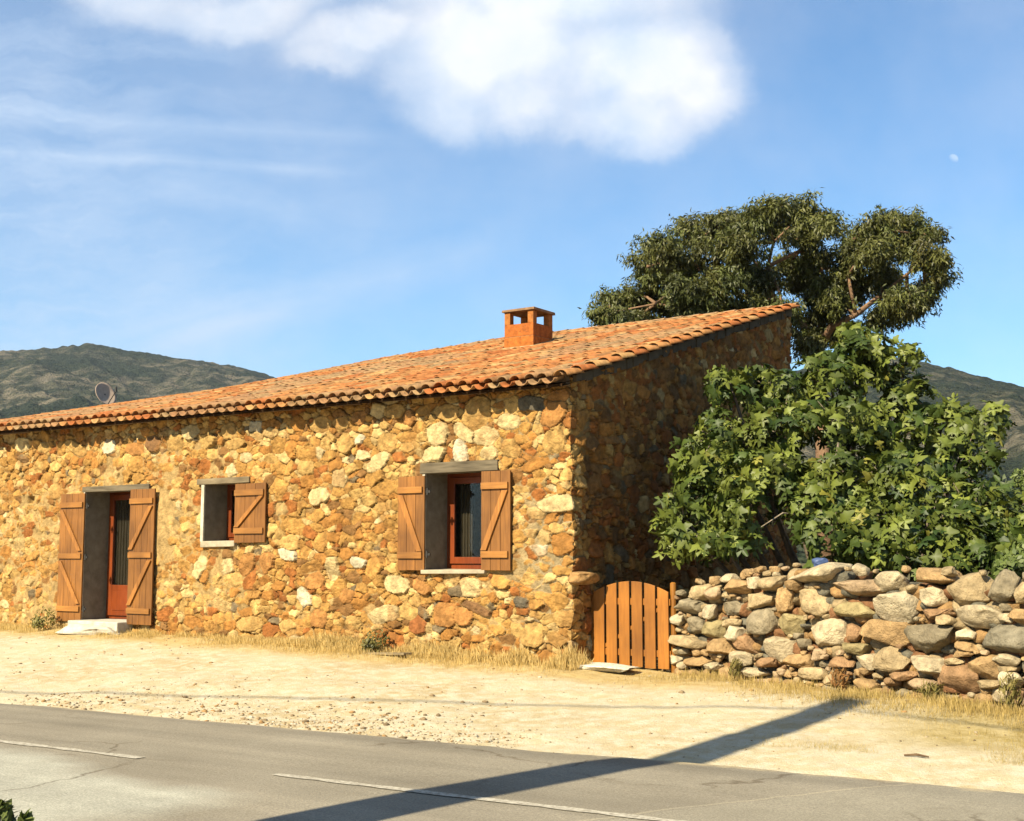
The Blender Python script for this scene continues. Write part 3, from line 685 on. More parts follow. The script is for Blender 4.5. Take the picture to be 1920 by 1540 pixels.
# --- small window
a, b, c, d = W2
s_ = MB(); rails(s_, a, b, c, d, DPT - .04, .055, .06, .06); win2 = s_.build('window', M['redwood'], house, bevel=.004); tag(win2, 'small window with one open shutter')
s_ = MB(); rails(s_, a + .058, b - .058, c + .063, d - .058, DPT - .06, .06, .07, .04); s_.build('casement', M['redwood'], win2, bevel=.004)
s_ = MB(); s_.box(a + .1, b - .1, DPT - .045, DPT - .04, c + .12, d - .1); s_.build('pane', M['glass'], win2)
reveal(win2, W2)
s_ = MB(); s_.cur = (.66, .57, .41); s_.box(a - .03, b + .02, -.085, DPT - .05, c - .09, c - .001, .008); s_.build('sill', M['cement'], win2, bevel=.01)
L0, L1 = xpx(368, 902), xpx(466, 900)
s_ = MB(); s_.cur = (1.5, 1.45, 1.35); s_.box(L0, L1, -.07, .12, zpx(410, 908), zpx(410, 896), .008); tag(s_.build('lintel', M['oldwood'], win2, bevel=.006), 'pale lintel over the small window')
e_ = MB(); e_.cur = (.86, .80, .64); e_.box(a - .055, a - .0, -.064, -.03, c, d - .002, .008); e_.build('plaster_edge', M['cement'], win2, bevel=.004)
zt_, zb_ = zpx(470, 906), zpx(470, 1018); hh = zt_ - zb_
shutter('shutter', xpx(440), xpx(498), zb_, zt_, True, (zb_ + hh * .20, zt_ - hh * .16), ((zt_ - hh * .22, zb_ + hh * .26),), -.095, house, 3, 'single open shutter of the small window')

# ------------------------------------------------------------------ satellite dish
dpos = at_y(200, 738, 6.7); dish = empty('satellite_dish', (dpos[0], 6.7, float(roofz(dpos[0], 6.7)) + .1))
tag(dish, 'brownish satellite dish poking up behind the far left of the roof', 'satellite dish')
V = []; Fs = []; nr, na = 6, 28; cc = np.array([dpos[0], 6.7, dpos[2]]); nrm = np.array([.93, .02, .36]); nrm /= np.linalg.norm(nrm)
e1 = np.cross(nrm, [0, 0, 1]); e1 /= np.linalg.norm(e1); e2 = np.cross(nrm, e1)
for side in (0, 1):
    for i in range(nr + 1):
        for k in range(na):
            r_ = .31 * i / nr; t = 2 * math.pi * k / na
            V.append(cc + e1 * r_ * math.cos(t) + e2 * r_ * math.sin(t) - nrm * (.09 - .7 * r_ * r_ + .012 * side))
for side in (0, 1):
    o = side * (nr + 1) * na
    for i in range(nr):
        for k in range(na): Fs.append((o + i * na + k, o + i * na + (k + 1) % na, o + (i + 1) * na + (k + 1) % na, o + (i + 1) * na + k))
o = (nr + 1) * na
for k in range(na): Fs.append((nr * na + k, nr * na + (k + 1) % na, o + nr * na + (k + 1) % na, o + nr * na + k))
np_mesh('reflector', V, Fs, M['dish'], dish, smooth=True)
s_ = MB(); s_.tube([(dpos[0] - .1, 6.72, float(roofz(dpos[0], 6.7)) - .05), (dpos[0] - .1, 6.72, dpos[2])], [.022, .022], 8); s_.build('mast', M['iron'], dish)
s_ = MB(); s_.tube([cc - e2 * .0 - np.array([0, 0, .33]), cc + nrm * .36 - np.array([0, 0, .1])], [.012, .012], 6); s_.tube([cc + nrm * .36 - np.array([0, 0, .12]), cc + nrm * .36], [.03, .03], 8); s_.build('feed_arm', M['iron'], dish)

# ------------------------------------------------------------------ gate
gp = at_y(1108, 1250, .38); gx0 = float(at_y(1106, 1180, .38)[0]); gx1 = float(at_y(1258, 1180, .38)[0])
gz0 = float(at_y(1180, 1250, .38)[2]); gzt = float(at_y(1180, 1090, .38)[2]); gzs = float(at_y(1130, 1106, .38)[2])
gate = empty('garden_gate', ((gx0 + gx1) / 2, .4, gz0)); tag(gate, 'low arched gate of orange brown wooden slats between house corner and dry stone wall', 'gate')
G0, G1 = .36, .385
sl0 = float(at_y(1114, 1180, .38)[0]); nS = 6; wS = (gx1 - sl0) / nS
def arch(x): q = (x - (sl0 + gx1) / 2) / ((gx1 - sl0) / 2); return gzt - .14 * q * q
for k in range(nS):
    xa = sl0 + k * wS + .008; xb4 = sl0 + (k + 1) * wS - .024; s_ = MB(); t_ = random.uniform(.85, 1.12); s_.cur = (t_, t_, t_)
    bz = gz0 + random.uniform(-.01, .01)
    s_.prism([(xa, bz), (xb4, bz)] + [(xb4 + (xa - xb4) * q / 4, arch(xb4 + (xa - xb4) * q / 4)) for q in range(5)], G0, G1)
    s_.build('slat', M['gatewood'], gate, bevel=.003)
for zz in (gz0 + .17, gzt - .25):
    s_ = MB(); s_.box(sl0, gx1 - .01, G1 + .001, G1 + .03, zz - .04, zz + .04); s_.build('rail', M['gatewood'], gate, bevel=.003)
s_ = MB(); s_.prism([(sl0 + .06, gz0 + .21), (sl0 + .14, gz0 + .21), (gx1 - .06, gzt - .29), (gx1 - .14, gzt - .29)], G1 + .002, G1 + .024); s_.build('brace', M['gatewood'], gate, bevel=.002)
s_ = MB(); s_.cur = (1.1, 1.15, 1.1); s_.box(gx0 - .0, sl0 - .005, .40, .46, gz0 - .12, gzs + .0); s_.build('post', M['gatewood'], gate, bevel=.004)
pp = at_y(1262, 1092, .45); s_ = MB(); s_.cur = (.8, .85, .9); s_.tube([(pp[0], .45, gz0 - .2), (pp[0], .45, pp[2] - .015), (pp[0], .45, pp[2])], [.042, .038, .02], 10); s_.build('post', M['gatewood'], gate)

# ------------------------------------------------------------------ dry stone wall
WA = np.array([.98, .47]); WB = np.array([6.35, -1.5]); WD = (WB - WA); WL = np.linalg.norm(WD); WD /= WL; WN = np.array([WD[1], -WD[0]])   # WN faces the road
def wcoord(px, py):
    r = ray(px, py); n3 = np.array([WN[0], WN[1], 0]); P0 = np.array([WA[0], WA[1], 0]) + n3 * .0
    p = CAM + r * (((P0 - CAM) @ n3) / (r @ n3)); return float((p[:2] - WA) @ WD), float(p[2]), float((p - CAM) @ fw)
TAN = (.60, .45, .25); LT = (.72, .60, .40); GR = (.27, .245, .18); BG = (.29, .29, .235); OR_ = (.58, .35, .15); RB = (.42, .21, .10); OL = (.42, .35, .16); CR = (.80, .69, .48); PK = (.62, .43, .27)
BIG = [(1289, 1135, 58, 28, GR), (1303, 1110, 50, 28, TAN), (1356, 1087, 30, 18, LT), (1330, 1115, 33, 25, PK), (1381, 1101, 55, 28, OR_), (1328, 1147, 22, 28, CR), (1365, 1140, 48, 30, GR), (1440, 1094, 48, 26, TAN), (1416, 1124, 58, 30, TAN), (1420, 1165, 64, 44, GR), (1462, 1124, 30, 44, OR_),
       (1262, 1163, 34, 22, CR), (1298, 1174, 36, 32, GR), (1333, 1181, 44, 38, OL), (1372, 1186, 36, 30, CR), (1367, 1170, 34, 16, TAN), (1280, 1202, 70, 24, TAN), (1390, 1209, 46, 34, RB), (1342, 1213, 58, 26, OR_), (1450, 1213, 62, 46, LT), (1474, 1169, 48, 40, OL), (1250, 1234, 44, 26, CR), (1378, 1238, 46, 28, LT), (1438, 1243, 36, 18, RB),
       (1518, 1078, 98, 34, LT), (1513, 1130, 76, 48, TAN), (1588, 1145, 72, 40, OL), (1544, 1190, 78, 54, LT), (1598, 1103, 88, 40, PK), (1603, 1070, 28, 24, LT), (1660, 1092, 54, 34, LT), (1675, 1135, 74, 56, CR), (1731, 1084, 86, 28, OR_), (1736, 1117, 40, 36, LT), (1765, 1072, 26, 18, TAN), (1800, 1106, 80, 58, TAN), (1871, 1103, 52, 56, GR), (1825, 1156, 82, 46, LT), (1746, 1150, 70, 22, RB),
       (1648, 1184, 80, 54, OR_), (1735, 1195, 92, 56, GR), (1878, 1197, 88, 62, BG), (1804, 1190, 32, 24, CR), (1803, 1211, 34, 18, OR_), (1768, 1164, 30, 20, TAN), (1880, 1158, 24, 18, LT), (1910, 1155, 40, 28, OR_), (1912, 1115, 34, 40, TAN), (1622, 1239, 36, 28, LT), (1661, 1240, 72, 46, TAN), (1735, 1247, 60, 36, LT), (1572, 1244, 46, 20, RB), (1596, 1215, 50, 24, OL),
       (1845, 1250, 64, 40, OR_), (1790, 1275, 72, 46, RB), (1884, 1239, 38, 18, LT), (1884, 1256, 34, 14, TAN), (1892, 1276, 34, 28, CR), (1853, 1283, 40, 16, TAN), (1725, 1287, 46, 20, PK), (1690, 1268, 40, 18, RB), (1596, 1186, 26, 30, RB), (1490, 1240, 50, 24, OR_), (1520, 1262, 50, 24, TAN), (1410, 1262, 50, 20, LT), (1300, 1240, 46, 18, OR_), (1335, 1250, 30, 16, LT), (1560, 1275, 44, 20, TAN), (1620, 1285, 44, 22, OR_),
       (1800, 1226, 30, 14, OR_), (1782, 1240, 30, 14, TAN), (1480, 1095, 26, 22, OR_), (1408, 1094, 26, 20, LT)]
SD = []; FSC = .585
for (px, py, w, h, c) in BIG:
    s, z_, dd = wcoord(px, py); sc = F / dd; fs = abs(np.dot(np.array([WD[0], WD[1], 0]), rt)) 
    SD.append([s, z_, w / sc / fs / 2, h / sc / 2, (np.array(c) * .68 + np.array(TAN) * .32) * random.uniform(.85, 1.1)])
def wtop(s):
    return float(np.interp(s, [-.05, .1, .45, .9, 1.6, 2.4, 3.2, 4.0, 4.8, 6], [1.0, 1.13, 1.33, 1.40, 1.53, 1.56, 1.52, 1.50, 1.48, 1.45]))
lowz = lambda s: float(ground(*(WA + WD * s), fine=False)) + .0
for rr, N in ((.09, 900), (.055, 2500), (.032, 5000)):
    for _ in range(N):
        s = random.uniform(0, WL); z_ = random.uniform(lowz(s) - .05, wtop(s) - rr); r_ = rr * random.uniform(.8, 1.3)
        if all(((s - q[0]) / (q[2] + r_ * .85)) ** 2 + ((z_ - q[1]) / (q[3] + r_ * .65)) ** 2 > .95 for q in SD):
            SD.append([s, z_, r_ * 1.15, r_ * .8, np.array(random.choice([TAN, LT, OR_, RB, PK, GR, TAN, OR_, OR_])) * .6 + np.array(TAN) * .35])
print('wall stones', len(SD))
def ico(sub):
    import bmesh
    bm = bmesh.new(); bmesh.ops.create_icosphere(bm, subdivisions=sub, radius=1); bm.verts.ensure_lookup_table()
    V = np.array([v.co[:] for v in bm.verts]); Fc = np.array([[v.index for v in f.verts] for f in bm.faces]); bm.free(); return V, Fc
I3, IF3 = ico(4); I2, IF2 = ico(3)
def stone_shape(V, a, b, dpt, seed, flat=.8):
    rs = np.random.default_rng(seed); P = V.copy()
    # facetted: clip the sphere by random planes
    for _ in range(15):
        n = rs.normal(size=3); n /= np.linalg.norm(n); dd = rs.uniform(.52, .86); t_ = P @ n; P = P - np.outer(np.maximum(t_ - dd, 0) * .985, n)
    q = np.sign(P) * np.abs(P) ** .80 * 1.10
    nse = np.array([vnoise(V[:, 0] * 2.2 + seed, V[:, 1] * 2.2 + V[:, 2] * 1.7, 3), vnoise(V[:, 1] * 2.2 + seed, V[:, 2] * 2.2, 4)]).mean(0) - .5
    n5 = (vnoise(V[:, 0] * 6 + seed * 3, V[:, 1] * 6 + V[:, 2] * 5, 6) - .5)
    n9 = np.abs(vnoise(V[:, 0] * 4 + seed, V[:, 1] * 4 + V[:, 2] * 3.3, 9) - .5)
    q = q * (1.04 + .22 * nse + .07 * n5 + .10 * n9)[:, None]
    return q * np.array([a, dpt, b])
fence = empty('dry_stone_wall', (WA[0], WA[1], lowz(0))); tag(fence, 'chest high dry stone wall of rough tan and grey boulders right of the gate', 'stone wall')
order = sorted(range(len(SD)), key=lambda i: -SD[i][2] * SD[i][3]); bigset = set(range(len(BIG))) 
smallV = []; smallF = []; smallC = []; off = 0
for i, (s, z_, a, b, c) in enumerate(SD):
    big = i in bigset
    V0, F0 = (I3, IF3) if big else (I2, IF2)
    
    if big: a = a * FSC * 1.22; dp = min(.34, max(.08, a * .78))
    else: dp = max(a, b) * 1.2
    Q = stone_shape(V0, a * 1.05, b * 1.08, dp, 100 + i)
    ang = random.uniform(-.12, .12); ca, sa = math.cos(ang), math.sin(ang)
    Q = np.stack([Q[:, 0] * ca - Q[:, 2] * sa, Q[:, 1], Q[:, 0] * sa + Q[:, 2] * ca], -1)
    inn = -dp * .82 + random.uniform(-.015, .05) if big else -dp * random.uniform(.75, 1.0) - random.uniform(0, .04)
    inn -= (z_ - .2) * .05                                      # slight batter
    W = np.stack([WA[0] + WD[0] * (s + Q[:, 0]) + WN[0] * (inn + Q[:, 1] + .02), WA[1] + WD[1] * (s + Q[:, 0]) + WN[1] * (inn + Q[:, 1] + .02), z_ + Q[:, 2]], -1)
    cc2 = np.tile(c, (len(W), 1)) * (.82 + .36 * fbm(Q[:, 0] * 6 + i, Q[:, 2] * 6 + Q[:, 1] * 4, 3, 8)[:, None])
    if big: np_mesh('stone', W, F0, M['boulder'], fence, cc2, smooth=True)
    else: smallV.append(W); smallF.append(F0 + off); smallC.append(cc2); off += len(W)
# rear face and core
core = []
for s in np.arange(.12, WL, .17):
    for z_ in np.arange(lowz(s), wtop(s) - .16, .13):
        for k, dpth in enumerate((-.25, -.50)):
            Q = stone_shape(I2, .12, .085, .17, int(s * 1000 + z_ * 77 + k)); ss = s + random.uniform(-.03, .03)
            W = np.stack([WA[0] + WD[0] * (ss + Q[:, 0]) + WN[0] * (dpth + Q[:, 1]), WA[1] + WD[1] * (ss + Q[:, 0]) + WN[1] * (dpth + Q[:, 1]), z_ + Q[:, 2]], -1)
            smallV.append(W); smallF.append(IF2 + off); smallC.append(np.tile(np.array(random.choice([TAN, OR_, RB, GR])) * .8, (len(W), 1))); off += len(W)
so = np_mesh('small_stone_filling', np.concatenate(smallV), np.concatenate(smallF), M['boulder'], fence, np.concatenate(smallC), smooth=True); so['kind'] = 'stuff'

Q = stone_shape(I3, .74, .075, .34, 15); W = Q + [DSX[0] - .02, -.30, DSX[1] - .12]; np_mesh('doorstep_slab', W, IF3, M['cement'], ds, np.tile((.84, .77, .62), (len(W), 1)), smooth=True)
qp = at_y(1088, 1083, .02); Q = stone_shape(I3, .21, .085, .17, 77); W = Q + [.06, .10, qp[2]]
np_mesh('quoin_stone', W, IF3, M['stone'], house, np.tile((.52, .30, .12), (len(W), 1)) * (.8 + .4 * fbm(Q[:, 0] * 12, Q[:, 2] * 12, 3, 8)[:, None]), smooth=True)
# ------------------------------------------------------------------ foliage helpers
def leaves(base, faces, P, Nn, Tt, S, C):
    """instance a leaf (base verts: x across, y along, z up) at points P with normals Nn, tip dirs Tt, size S"""
    Nn = Nn / np.linalg.norm(Nn, axis=1, keepdims=True); Tt = Tt - (Tt * Nn).sum(1, keepdims=True) * Nn; Tt /= (np.linalg.norm(Tt, axis=1, keepdims=True) + 1e-6)
    Xx = np.cross(Tt, Nn); B = np.asarray(base, float)
    V = P[:, None] + S[:, None, None] * (B[None, :, 0:1] * Xx[:, None] + B[None, :, 1:2] * Tt[:, None] + B[None, :, 2:3] * Nn[:, None])
    n = len(B); Fc = np.asarray(faces)[None] + (np.arange(len(P)) * n)[:, None, None]
    return V.reshape(-1, 3), Fc.reshape(-1, Fc.shape[-1]), np.repeat(C, n, axis=0)
# ------------------------------------------------------------------ fig tree
half = [(.0, -.02), (.13, -.10), (.24, .02), (.45, .10), (.50, .22), (.33, .28), (.16, .34), (.34, .54), (.40, .74), (.26, .72), (.11, .56), (.12, .76), (.08, .95)]
outl = half + [(0, 1.05)] + [(-x, y) for x, y in half[:0:-1]]
fig_b = [(x, y, -.16 * abs(x) * 1.6 - .26 * max(y - .25, 0) ** 1.5 - .03 * math.sin(9 * y)) for x, y in outl]
ctr = [(0, .30, .035), (0, .66, -.035)]; n0 = len(fig_b); fig_b += ctr; fig_f = []
no = len(outl)
for k in range(no):
    y = (outl[k][1] + outl[(k + 1) % no][1]) / 2; cI = n0 if y < .5 else n0 + 1; fig_f.append((k, (k + 1) % no, cI))
k_a = 7; fig_f.append((6, n0 + 1, n0)); fig_f.append((no - 6, n0, n0 + 1))
figC = [(1322, 940, 74, 80, 16.6), (1288, 975, 40, 62, 16.2), (1355, 810, 62, 62, 17.2), (1312, 850, 42, 38, 16.8), (1368, 715, 42, 34, 17.6), (1440, 715, 55, 38, 17.8), (1470, 800, 80, 60, 17.2), (1430, 880, 80, 60, 16.4), (1390, 960, 60, 60, 16.0),
        (1560, 705, 62, 52, 17.8), (1608, 652, 42, 44, 18.0), (1600, 625, 20, 22, 18.0), (1680, 680, 52, 44, 18.0), (1700, 730, 42, 50, 18.0), (1580, 790, 80, 60, 17.0), (1680, 810, 70, 60, 17.2), (1770, 790, 62, 44, 17.4), (1840, 790, 48, 42, 17.4), (1800, 860, 70, 60, 16.8),
        (1570, 900, 80, 60, 16.2), (1680, 910, 80, 70, 16.2), (1560, 985, 60, 42, 15.6), (1640, 1010, 70, 45, 15.5), (1740, 980, 80, 70, 15.7), (1830, 960, 70, 80, 15.9), (1890, 960, 50, 80, 15.9), (1730, 1040, 70, 30, 15.3), (1830, 1040, 70, 35, 15.4), (1355, 1015, 40, 20, 15.8), (1900, 1035, 40, 35, 15.4), (1515, 940, 40, 40, 16.2), (1620, 960, 60, 45, 15.9)]
sund = np.array([-math.sin(R(7)) * math.cos(R(39)), -math.cos(R(7)) * math.cos(R(39)), math.sin(R(39))])
ftb = at(1570, 1000, 17.6); froot = np.array([ftb[0], ftb[1], .22]); fig = empty('fig_tree', froot)
tag(fig, 'big spreading fig tree with lobed bright green leaves behind the dry stone wall', 'tree')
P = []; Nn = []; Tt = []; S = []; C = []; twigs = MB(); twigs.cur = (.42, .34, .25)
tr = MB(); tr.cur = (.24, .19, .14)
for ci2, (px, py, rx_, ry_, dd) in enumerate(figC):
    c0 = at(px, py, dd); c0[0] = max(c0[0], .75); sc = F / dd; rx2 = rx_ / sc; rz2 = ry_ / sc; ry2 = min(.75, max(rx2, .45))
    # limb from the root to the clump
    mid_ = froot * .55 + c0 * .45 + np.array([0, 0, -.25]); tr.tube([froot + RNG.normal(0, .06, 3) * [1, 1, 0], froot * .75 + mid_ * .25 + [0, 0, .15], mid_, c0 * .7 + mid_ * .3 + [0, 0, -.1], c0], [.085, .06, .045, .03, .014], 7)
    ns = int(7 + 24 * (rx2 * rz2) / .16)
    for _ in range(ns):
        v = RNG.normal(size=3); v /= np.linalg.norm(v); rr = RNG.uniform(.55, 1.02)
        if v[1] > .5 and RNG.random() < .5: v[1] *= -1
        tip = c0 + v * np.array([rx2, ry2, rz2]) * rr
        if tip[0] < .22: continue
        twigs.tube([c0 * .5 + tip * .5 - np.array([0, 0, .06]), tip], [.009, .005], 5, False)
        nl = RNG.integers(4, 8); a0 = RNG.uniform(0, 6.28); axis = v * .5 + np.array([0, -.15, .6]) + RNG.normal(0, .25, 3); axis /= np.linalg.norm(axis)
        b1 = np.cross(axis, [1, .3, 0]); b1 /= np.linalg.norm(b1); b2 = np.cross(axis, b1)
        tint = RNG.uniform(.0, 1)
        for k in range(nl):
            t = a0 + k * 2.4; o = b1 * math.cos(t) + b2 * math.sin(t); el = RNG.uniform(.1, .6)
            dirn = o * .9 + axis * (.25 - .5 * (k / nl)) + np.array([0, 0, -.35 - RNG.uniform(0, .9)])
            nr_ = axis * .55 + o * .6 + sund * .2 + RNG.normal(0, .6, 3)
            P.append(tip + o * RNG.uniform(.02, .09) + axis * .02 * k - np.array([0, 0, .02 * k])); Nn.append(nr_); Tt.append(dirn); S.append(RNG.uniform(.12, .26))
            g = np.array((.050, .098, .016)) * (1 - tint) + np.array((.30, .35, .058)) * tint
            if RNG.random() < .025: g = np.array((.38, .36, .06))
            C.append(g * RNG.uniform(.75, 1.2))
V, Fc, Cc = leaves(fig_b, fig_f, np.array(P), np.array(Nn), np.array(Tt), np.array(S), np.array(C)); print('fig leaves', len(P))
tr.build('trunk', M['bark'], fig, smooth=True); np_mesh('foliage', V, Fc, M['leaf'], fig, Cc, smooth=True)
for q in ([at(1425, 990, 15.7), at(1468, 962, 15.8), at(1510, 968, 16.0), at(1560, 985, 16.4)],): twigs.tube(q, [.007, .010, .012, .016], 6)
for q in ([at(1555, 900, 16.4), at(1570, 850, 16.3), at(1572, 830, 16.3)],): twigs.tube(q, [.02, .018, .012], 6)
twigs.build('twigs', M['bark'], fig)

# ------------------------------------------------------------------ eucalyptus
eu = [(1155, 590, 46, 26), (1140, 575, 30, 22), (1195, 555, 40, 28), (1215, 500, 36, 36), (1240, 465, 44, 32), (1290, 445, 48, 30), (1260, 520, 60, 40), (1320, 500, 60, 44), (1350, 440, 45, 34), (1385, 415, 44, 30), (1400, 450, 50, 38), (1440, 398, 48, 24), (1500, 395, 52, 22), (1545, 415, 30, 30), (1525, 440, 46, 30), (1470, 425, 45, 24),
      (1355, 545, 60, 40), (1440, 570, 40, 26), (1475, 500, 34, 30), (1545, 560, 38, 30), (1608, 465, 28, 34), (1400, 515, 36, 26), (1645, 520, 30, 24), (1285, 545, 50, 24), (1250, 575, 60, 30), (1320, 585, 60, 25), (1400, 580, 50, 30), (1470, 590, 50, 26), (1530, 600, 42, 34), (1520, 640, 34, 30), (1500, 520, 38, 40), (1540, 500, 42, 50), (1420, 530, 36, 36), (1600, 500, 28, 36), (1600, 545, 36, 30), (1615, 450, 24, 30), (1640, 425, 40, 28), (1690, 420, 46, 26), (1725, 440, 36, 32), (1740, 480, 32, 36), (1690, 460, 40, 26), (1635, 475, 40, 34), (1755, 510, 26, 30), (1700, 560, 46, 34), (1735, 550, 30, 26), (1660, 530, 28, 34), (1650, 595, 20, 14), (1690, 590, 22, 16), (1570, 570, 40, 30), (1200, 600, 40, 18), (1560, 620, 36, 24)]
et = at(1545, 660, 33); er = np.array([et[0], et[1], .4]); euc = empty('eucalyptus_tree', er); tag(euc, 'tall eucalyptus tree with dark drooping foliage rising behind the house', 'tree')
P = []; Nn = []; Tt = []; S = []; C = []; tk = MB(); tk.cur = (.36, .22, .13)
fork = at(1535, 655, 33); tk.tube([er, er * .4 + fork * .6, fork], [.28, .20, .13], 10)
limbs = [[fork, at(1560, 612, 32.6), at(1605, 590, 32), at(1650, 555, 32), at(1700, 515, 32), at(1735, 485, 32)], [fork, at(1500, 600, 33), at(1450, 560, 33), at(1440, 500, 32.4), at(1450, 455, 32.2), at(1480, 425, 32.2)],
         [fork, at(1470, 610, 33), at(1400, 560, 33), at(1330, 510, 33), at(1250, 490, 33), at(1215, 500, 33)], [at(1450, 560, 33), at(1420, 500, 32.6), at(1390, 450, 32.6), at(1360, 430, 33)], [at(1470, 610, 33), at(1350, 590, 33), at(1230, 570, 33), at(1150, 585, 33)],
         [at(1605, 590, 32), at(1590, 520, 32), at(1600, 450, 32.5), at(1640, 425, 33)], [at(1440, 500, 32.4), at(1500, 470, 32.6), at(1540, 440, 33)], [at(1650, 555, 32), at(1690, 555, 31.5), at(1740, 545, 31.5)], [fork, at(1545, 560, 33.5), at(1540, 500, 34), at(1520, 440, 34)]]
for L in limbs: tk.tube(L, list(np.linspace(.11 if L[0] is fork else .055, .015, len(L))), 8)
LP = np.array([p for L in limbs for p in L])
for (px, py, rx_, ry_) in eu:
    dd = 32.8 + RNG.uniform(-1.6, 1.6); c0 = at(px, py, dd); sc = F / dd; r3 = np.array([rx_ / sc, rx_ / sc * .9, ry_ / sc]) * .97
    j_ = LP[np.linalg.norm(LP - c0, axis=1).argmin()]; 
    if np.linalg.norm(j_ - c0) > .1: tk.tube([j_, j_ * .5 + c0 * .5 + RNG.normal(0, .08, 3), c0], [.05, .035, .02], 6)
    nsub = int(5 + 11.0 * r3[0] * r3[2] / .35)
    for _s in range(nsub):
        v0 = RNG.normal(size=3); v0 /= np.linalg.norm(v0); sc0 = c0 + v0 * r3 * RNG.uniform(.35, 1.0); rs_ = RNG.uniform(.17, .36); tone = RNG.uniform(.6, 1.5); yl = RNG.random()
        tk.tube([c0 * .8 + sc0 * .2, c0 * .4 + sc0 * .6 + [0, 0, .05], sc0], [.022, .016, .009], 4, False)
        for _ in range(int(12 + 26 * rs_)):
            v = RNG.normal(size=3); v /= np.linalg.norm(v); q = sc0 + v * rs_ * np.array([1.15, 1.15, .75]) * abs(RNG.normal(.75, .3))
            nl = 13; g = (np.array((.108, .130, .034)) * tone + np.array((.05, .025, 0)) * yl) * RNG.uniform(.8, 1.2)
            pr = q + RNG.normal(0, .06, (nl, 3)); dr = RNG.normal(0, .45, (nl, 3)) + v * .3 + [0, 0, -.75]
            P.append(pr); Tt.append(dr); Nn.append(RNG.normal(0, .6, (nl, 3)) + v * .5 + [0, -.3, .35]); S.append(RNG.uniform(.09, .18, nl)); C.append(np.tile(g, (nl, 1)) * RNG.uniform(.8, 1.2, (nl, 1)))
eb = [(-.0, 0, 0), (.14, .4, .02), (.0, 1, -.12), (-.14, .4, .02)]
V, Fc, Cc = leaves(eb, [(0, 1, 2, 3)], np.concatenate(P), np.concatenate(Nn), np.concatenate(Tt), np.concatenate(S), np.concatenate(C)); print('euc leaves', len(V) // 4)
tk.build('trunk', M['bark'], euc, smooth=True); np_mesh('foliage', V, Fc, M['euc'], euc, Cc)

# ------------------------------------------------------------------ shrubs
def shrub(name, label, base, clumps, leafbase, leaff, size, n, cols, mat, group=None, up_=.5, stem=.012):
    o = empty(name, base); tag(o, label, 'shrub', group); P = []; Nn = []; Tt = []; S = []; C = []; st = MB(); st.cur = (.28, .2, .12)
    for (c, r) in clumps:
        c = np.array(c, float); r = np.array(r, float); st.tube([np.array(base, float), (np.array(base) * .5 + c * .5) + RNG.normal(0, .02, 3), c + [0, 0, r[2] * .5]], [stem, stem * .7, stem * .3], 6)
        v = RNG.normal(size=(n, 3)); v /= np.linalg.norm(v, axis=1, keepdims=True); q = c + v * r * RNG.uniform(.3, 1, (n, 1)) ** .5
        P.append(q); Nn.append(v + RNG.normal(0, .5, (n, 3)) + [0, -.4, .4]); Tt.append(v * .6 + RNG.normal(0, .3, (n, 3)) + [0, 0, up_]); S.append(RNG.uniform(size[0], size[1], n))
        w = RNG.random((n, 1)); C.append((np.array(cols[0]) * w + np.array(cols[1]) * (1 - w)) * RNG.uniform(.8, 1.2, (n, 1)))
    V, Fc, Cc = leaves(leafbase, leaff, np.concatenate(P), np.concatenate(Nn), np.concatenate(Tt), np.concatenate(S), np.concatenate(C))
    st.build('stem', M['bark'], o, smooth=True); np_mesh('foliage', V, Fc, mat, o, Cc); return o
oval = [(0, 0, 0), (.2, .3, .04), (.24, .6, .04), (0, 1, -.05), (-.24, .6, .04), (-.2, .3, .04)]; ovf = [(0, 1, 2, 3, 4, 5)]
blade = [(0, 0, 0), (.10, .4, .0), (0, 1, -.1), (-.10, .4, 0)]; blf = [(0, 1, 2, 3)]
def gp_(px, py, z): p = at_z(px, py, z); return p
b0 = at(-30, 1630, 4.6); bz = .01
cl = [(at(8, 1545, 4.6), (.03, .05, .045)), (at(2, 1522, 4.6), (.012, .02, .025)), (at(46, 1545, 4.6), (.010, .02, .022)), (at(-90, 1570, 4.7), (.13, .14, .13)), (at(-30, 1640, 4.6), (.17, .15, .2)), (at(-120, 1600, 4.7), (.2, .2, .2)), (at(30, 1620, 4.6), (.05, .1, .09))]
shrub('roadside_shrub', 'small leafy green shrub poking into the bottom left corner beside the road', (b0[0], b0[1], bz), cl, oval, ovf, (.028, .05), 60, ((.14, .19, .04), (.25, .29, .08)), M['leaf'], None, .9, .008)
# scrub behind the wall at the right edge
c5 = at(1915, 1010, 14.5); shrub('bush', 'bright green bush at the right edge behind the dry stone wall', (c5[0] + .3, c5[1], .2), [(at(1925, 1050, 14.6), (.28, .3, .22)), (at(1900, 1062, 14.2), (.22, .25, .10)), (at(1925, 900, 20), (.25, .3, .18)), (at(1960, 940, 17), (.35, .4, .5)), (at(1990, 1040, 15), (.4, .4, .5))], oval, ovf, (.05, .09), 520, ((.12, .18, .035), (.26, .32, .08)), M['leaf'], None, .5, .03)
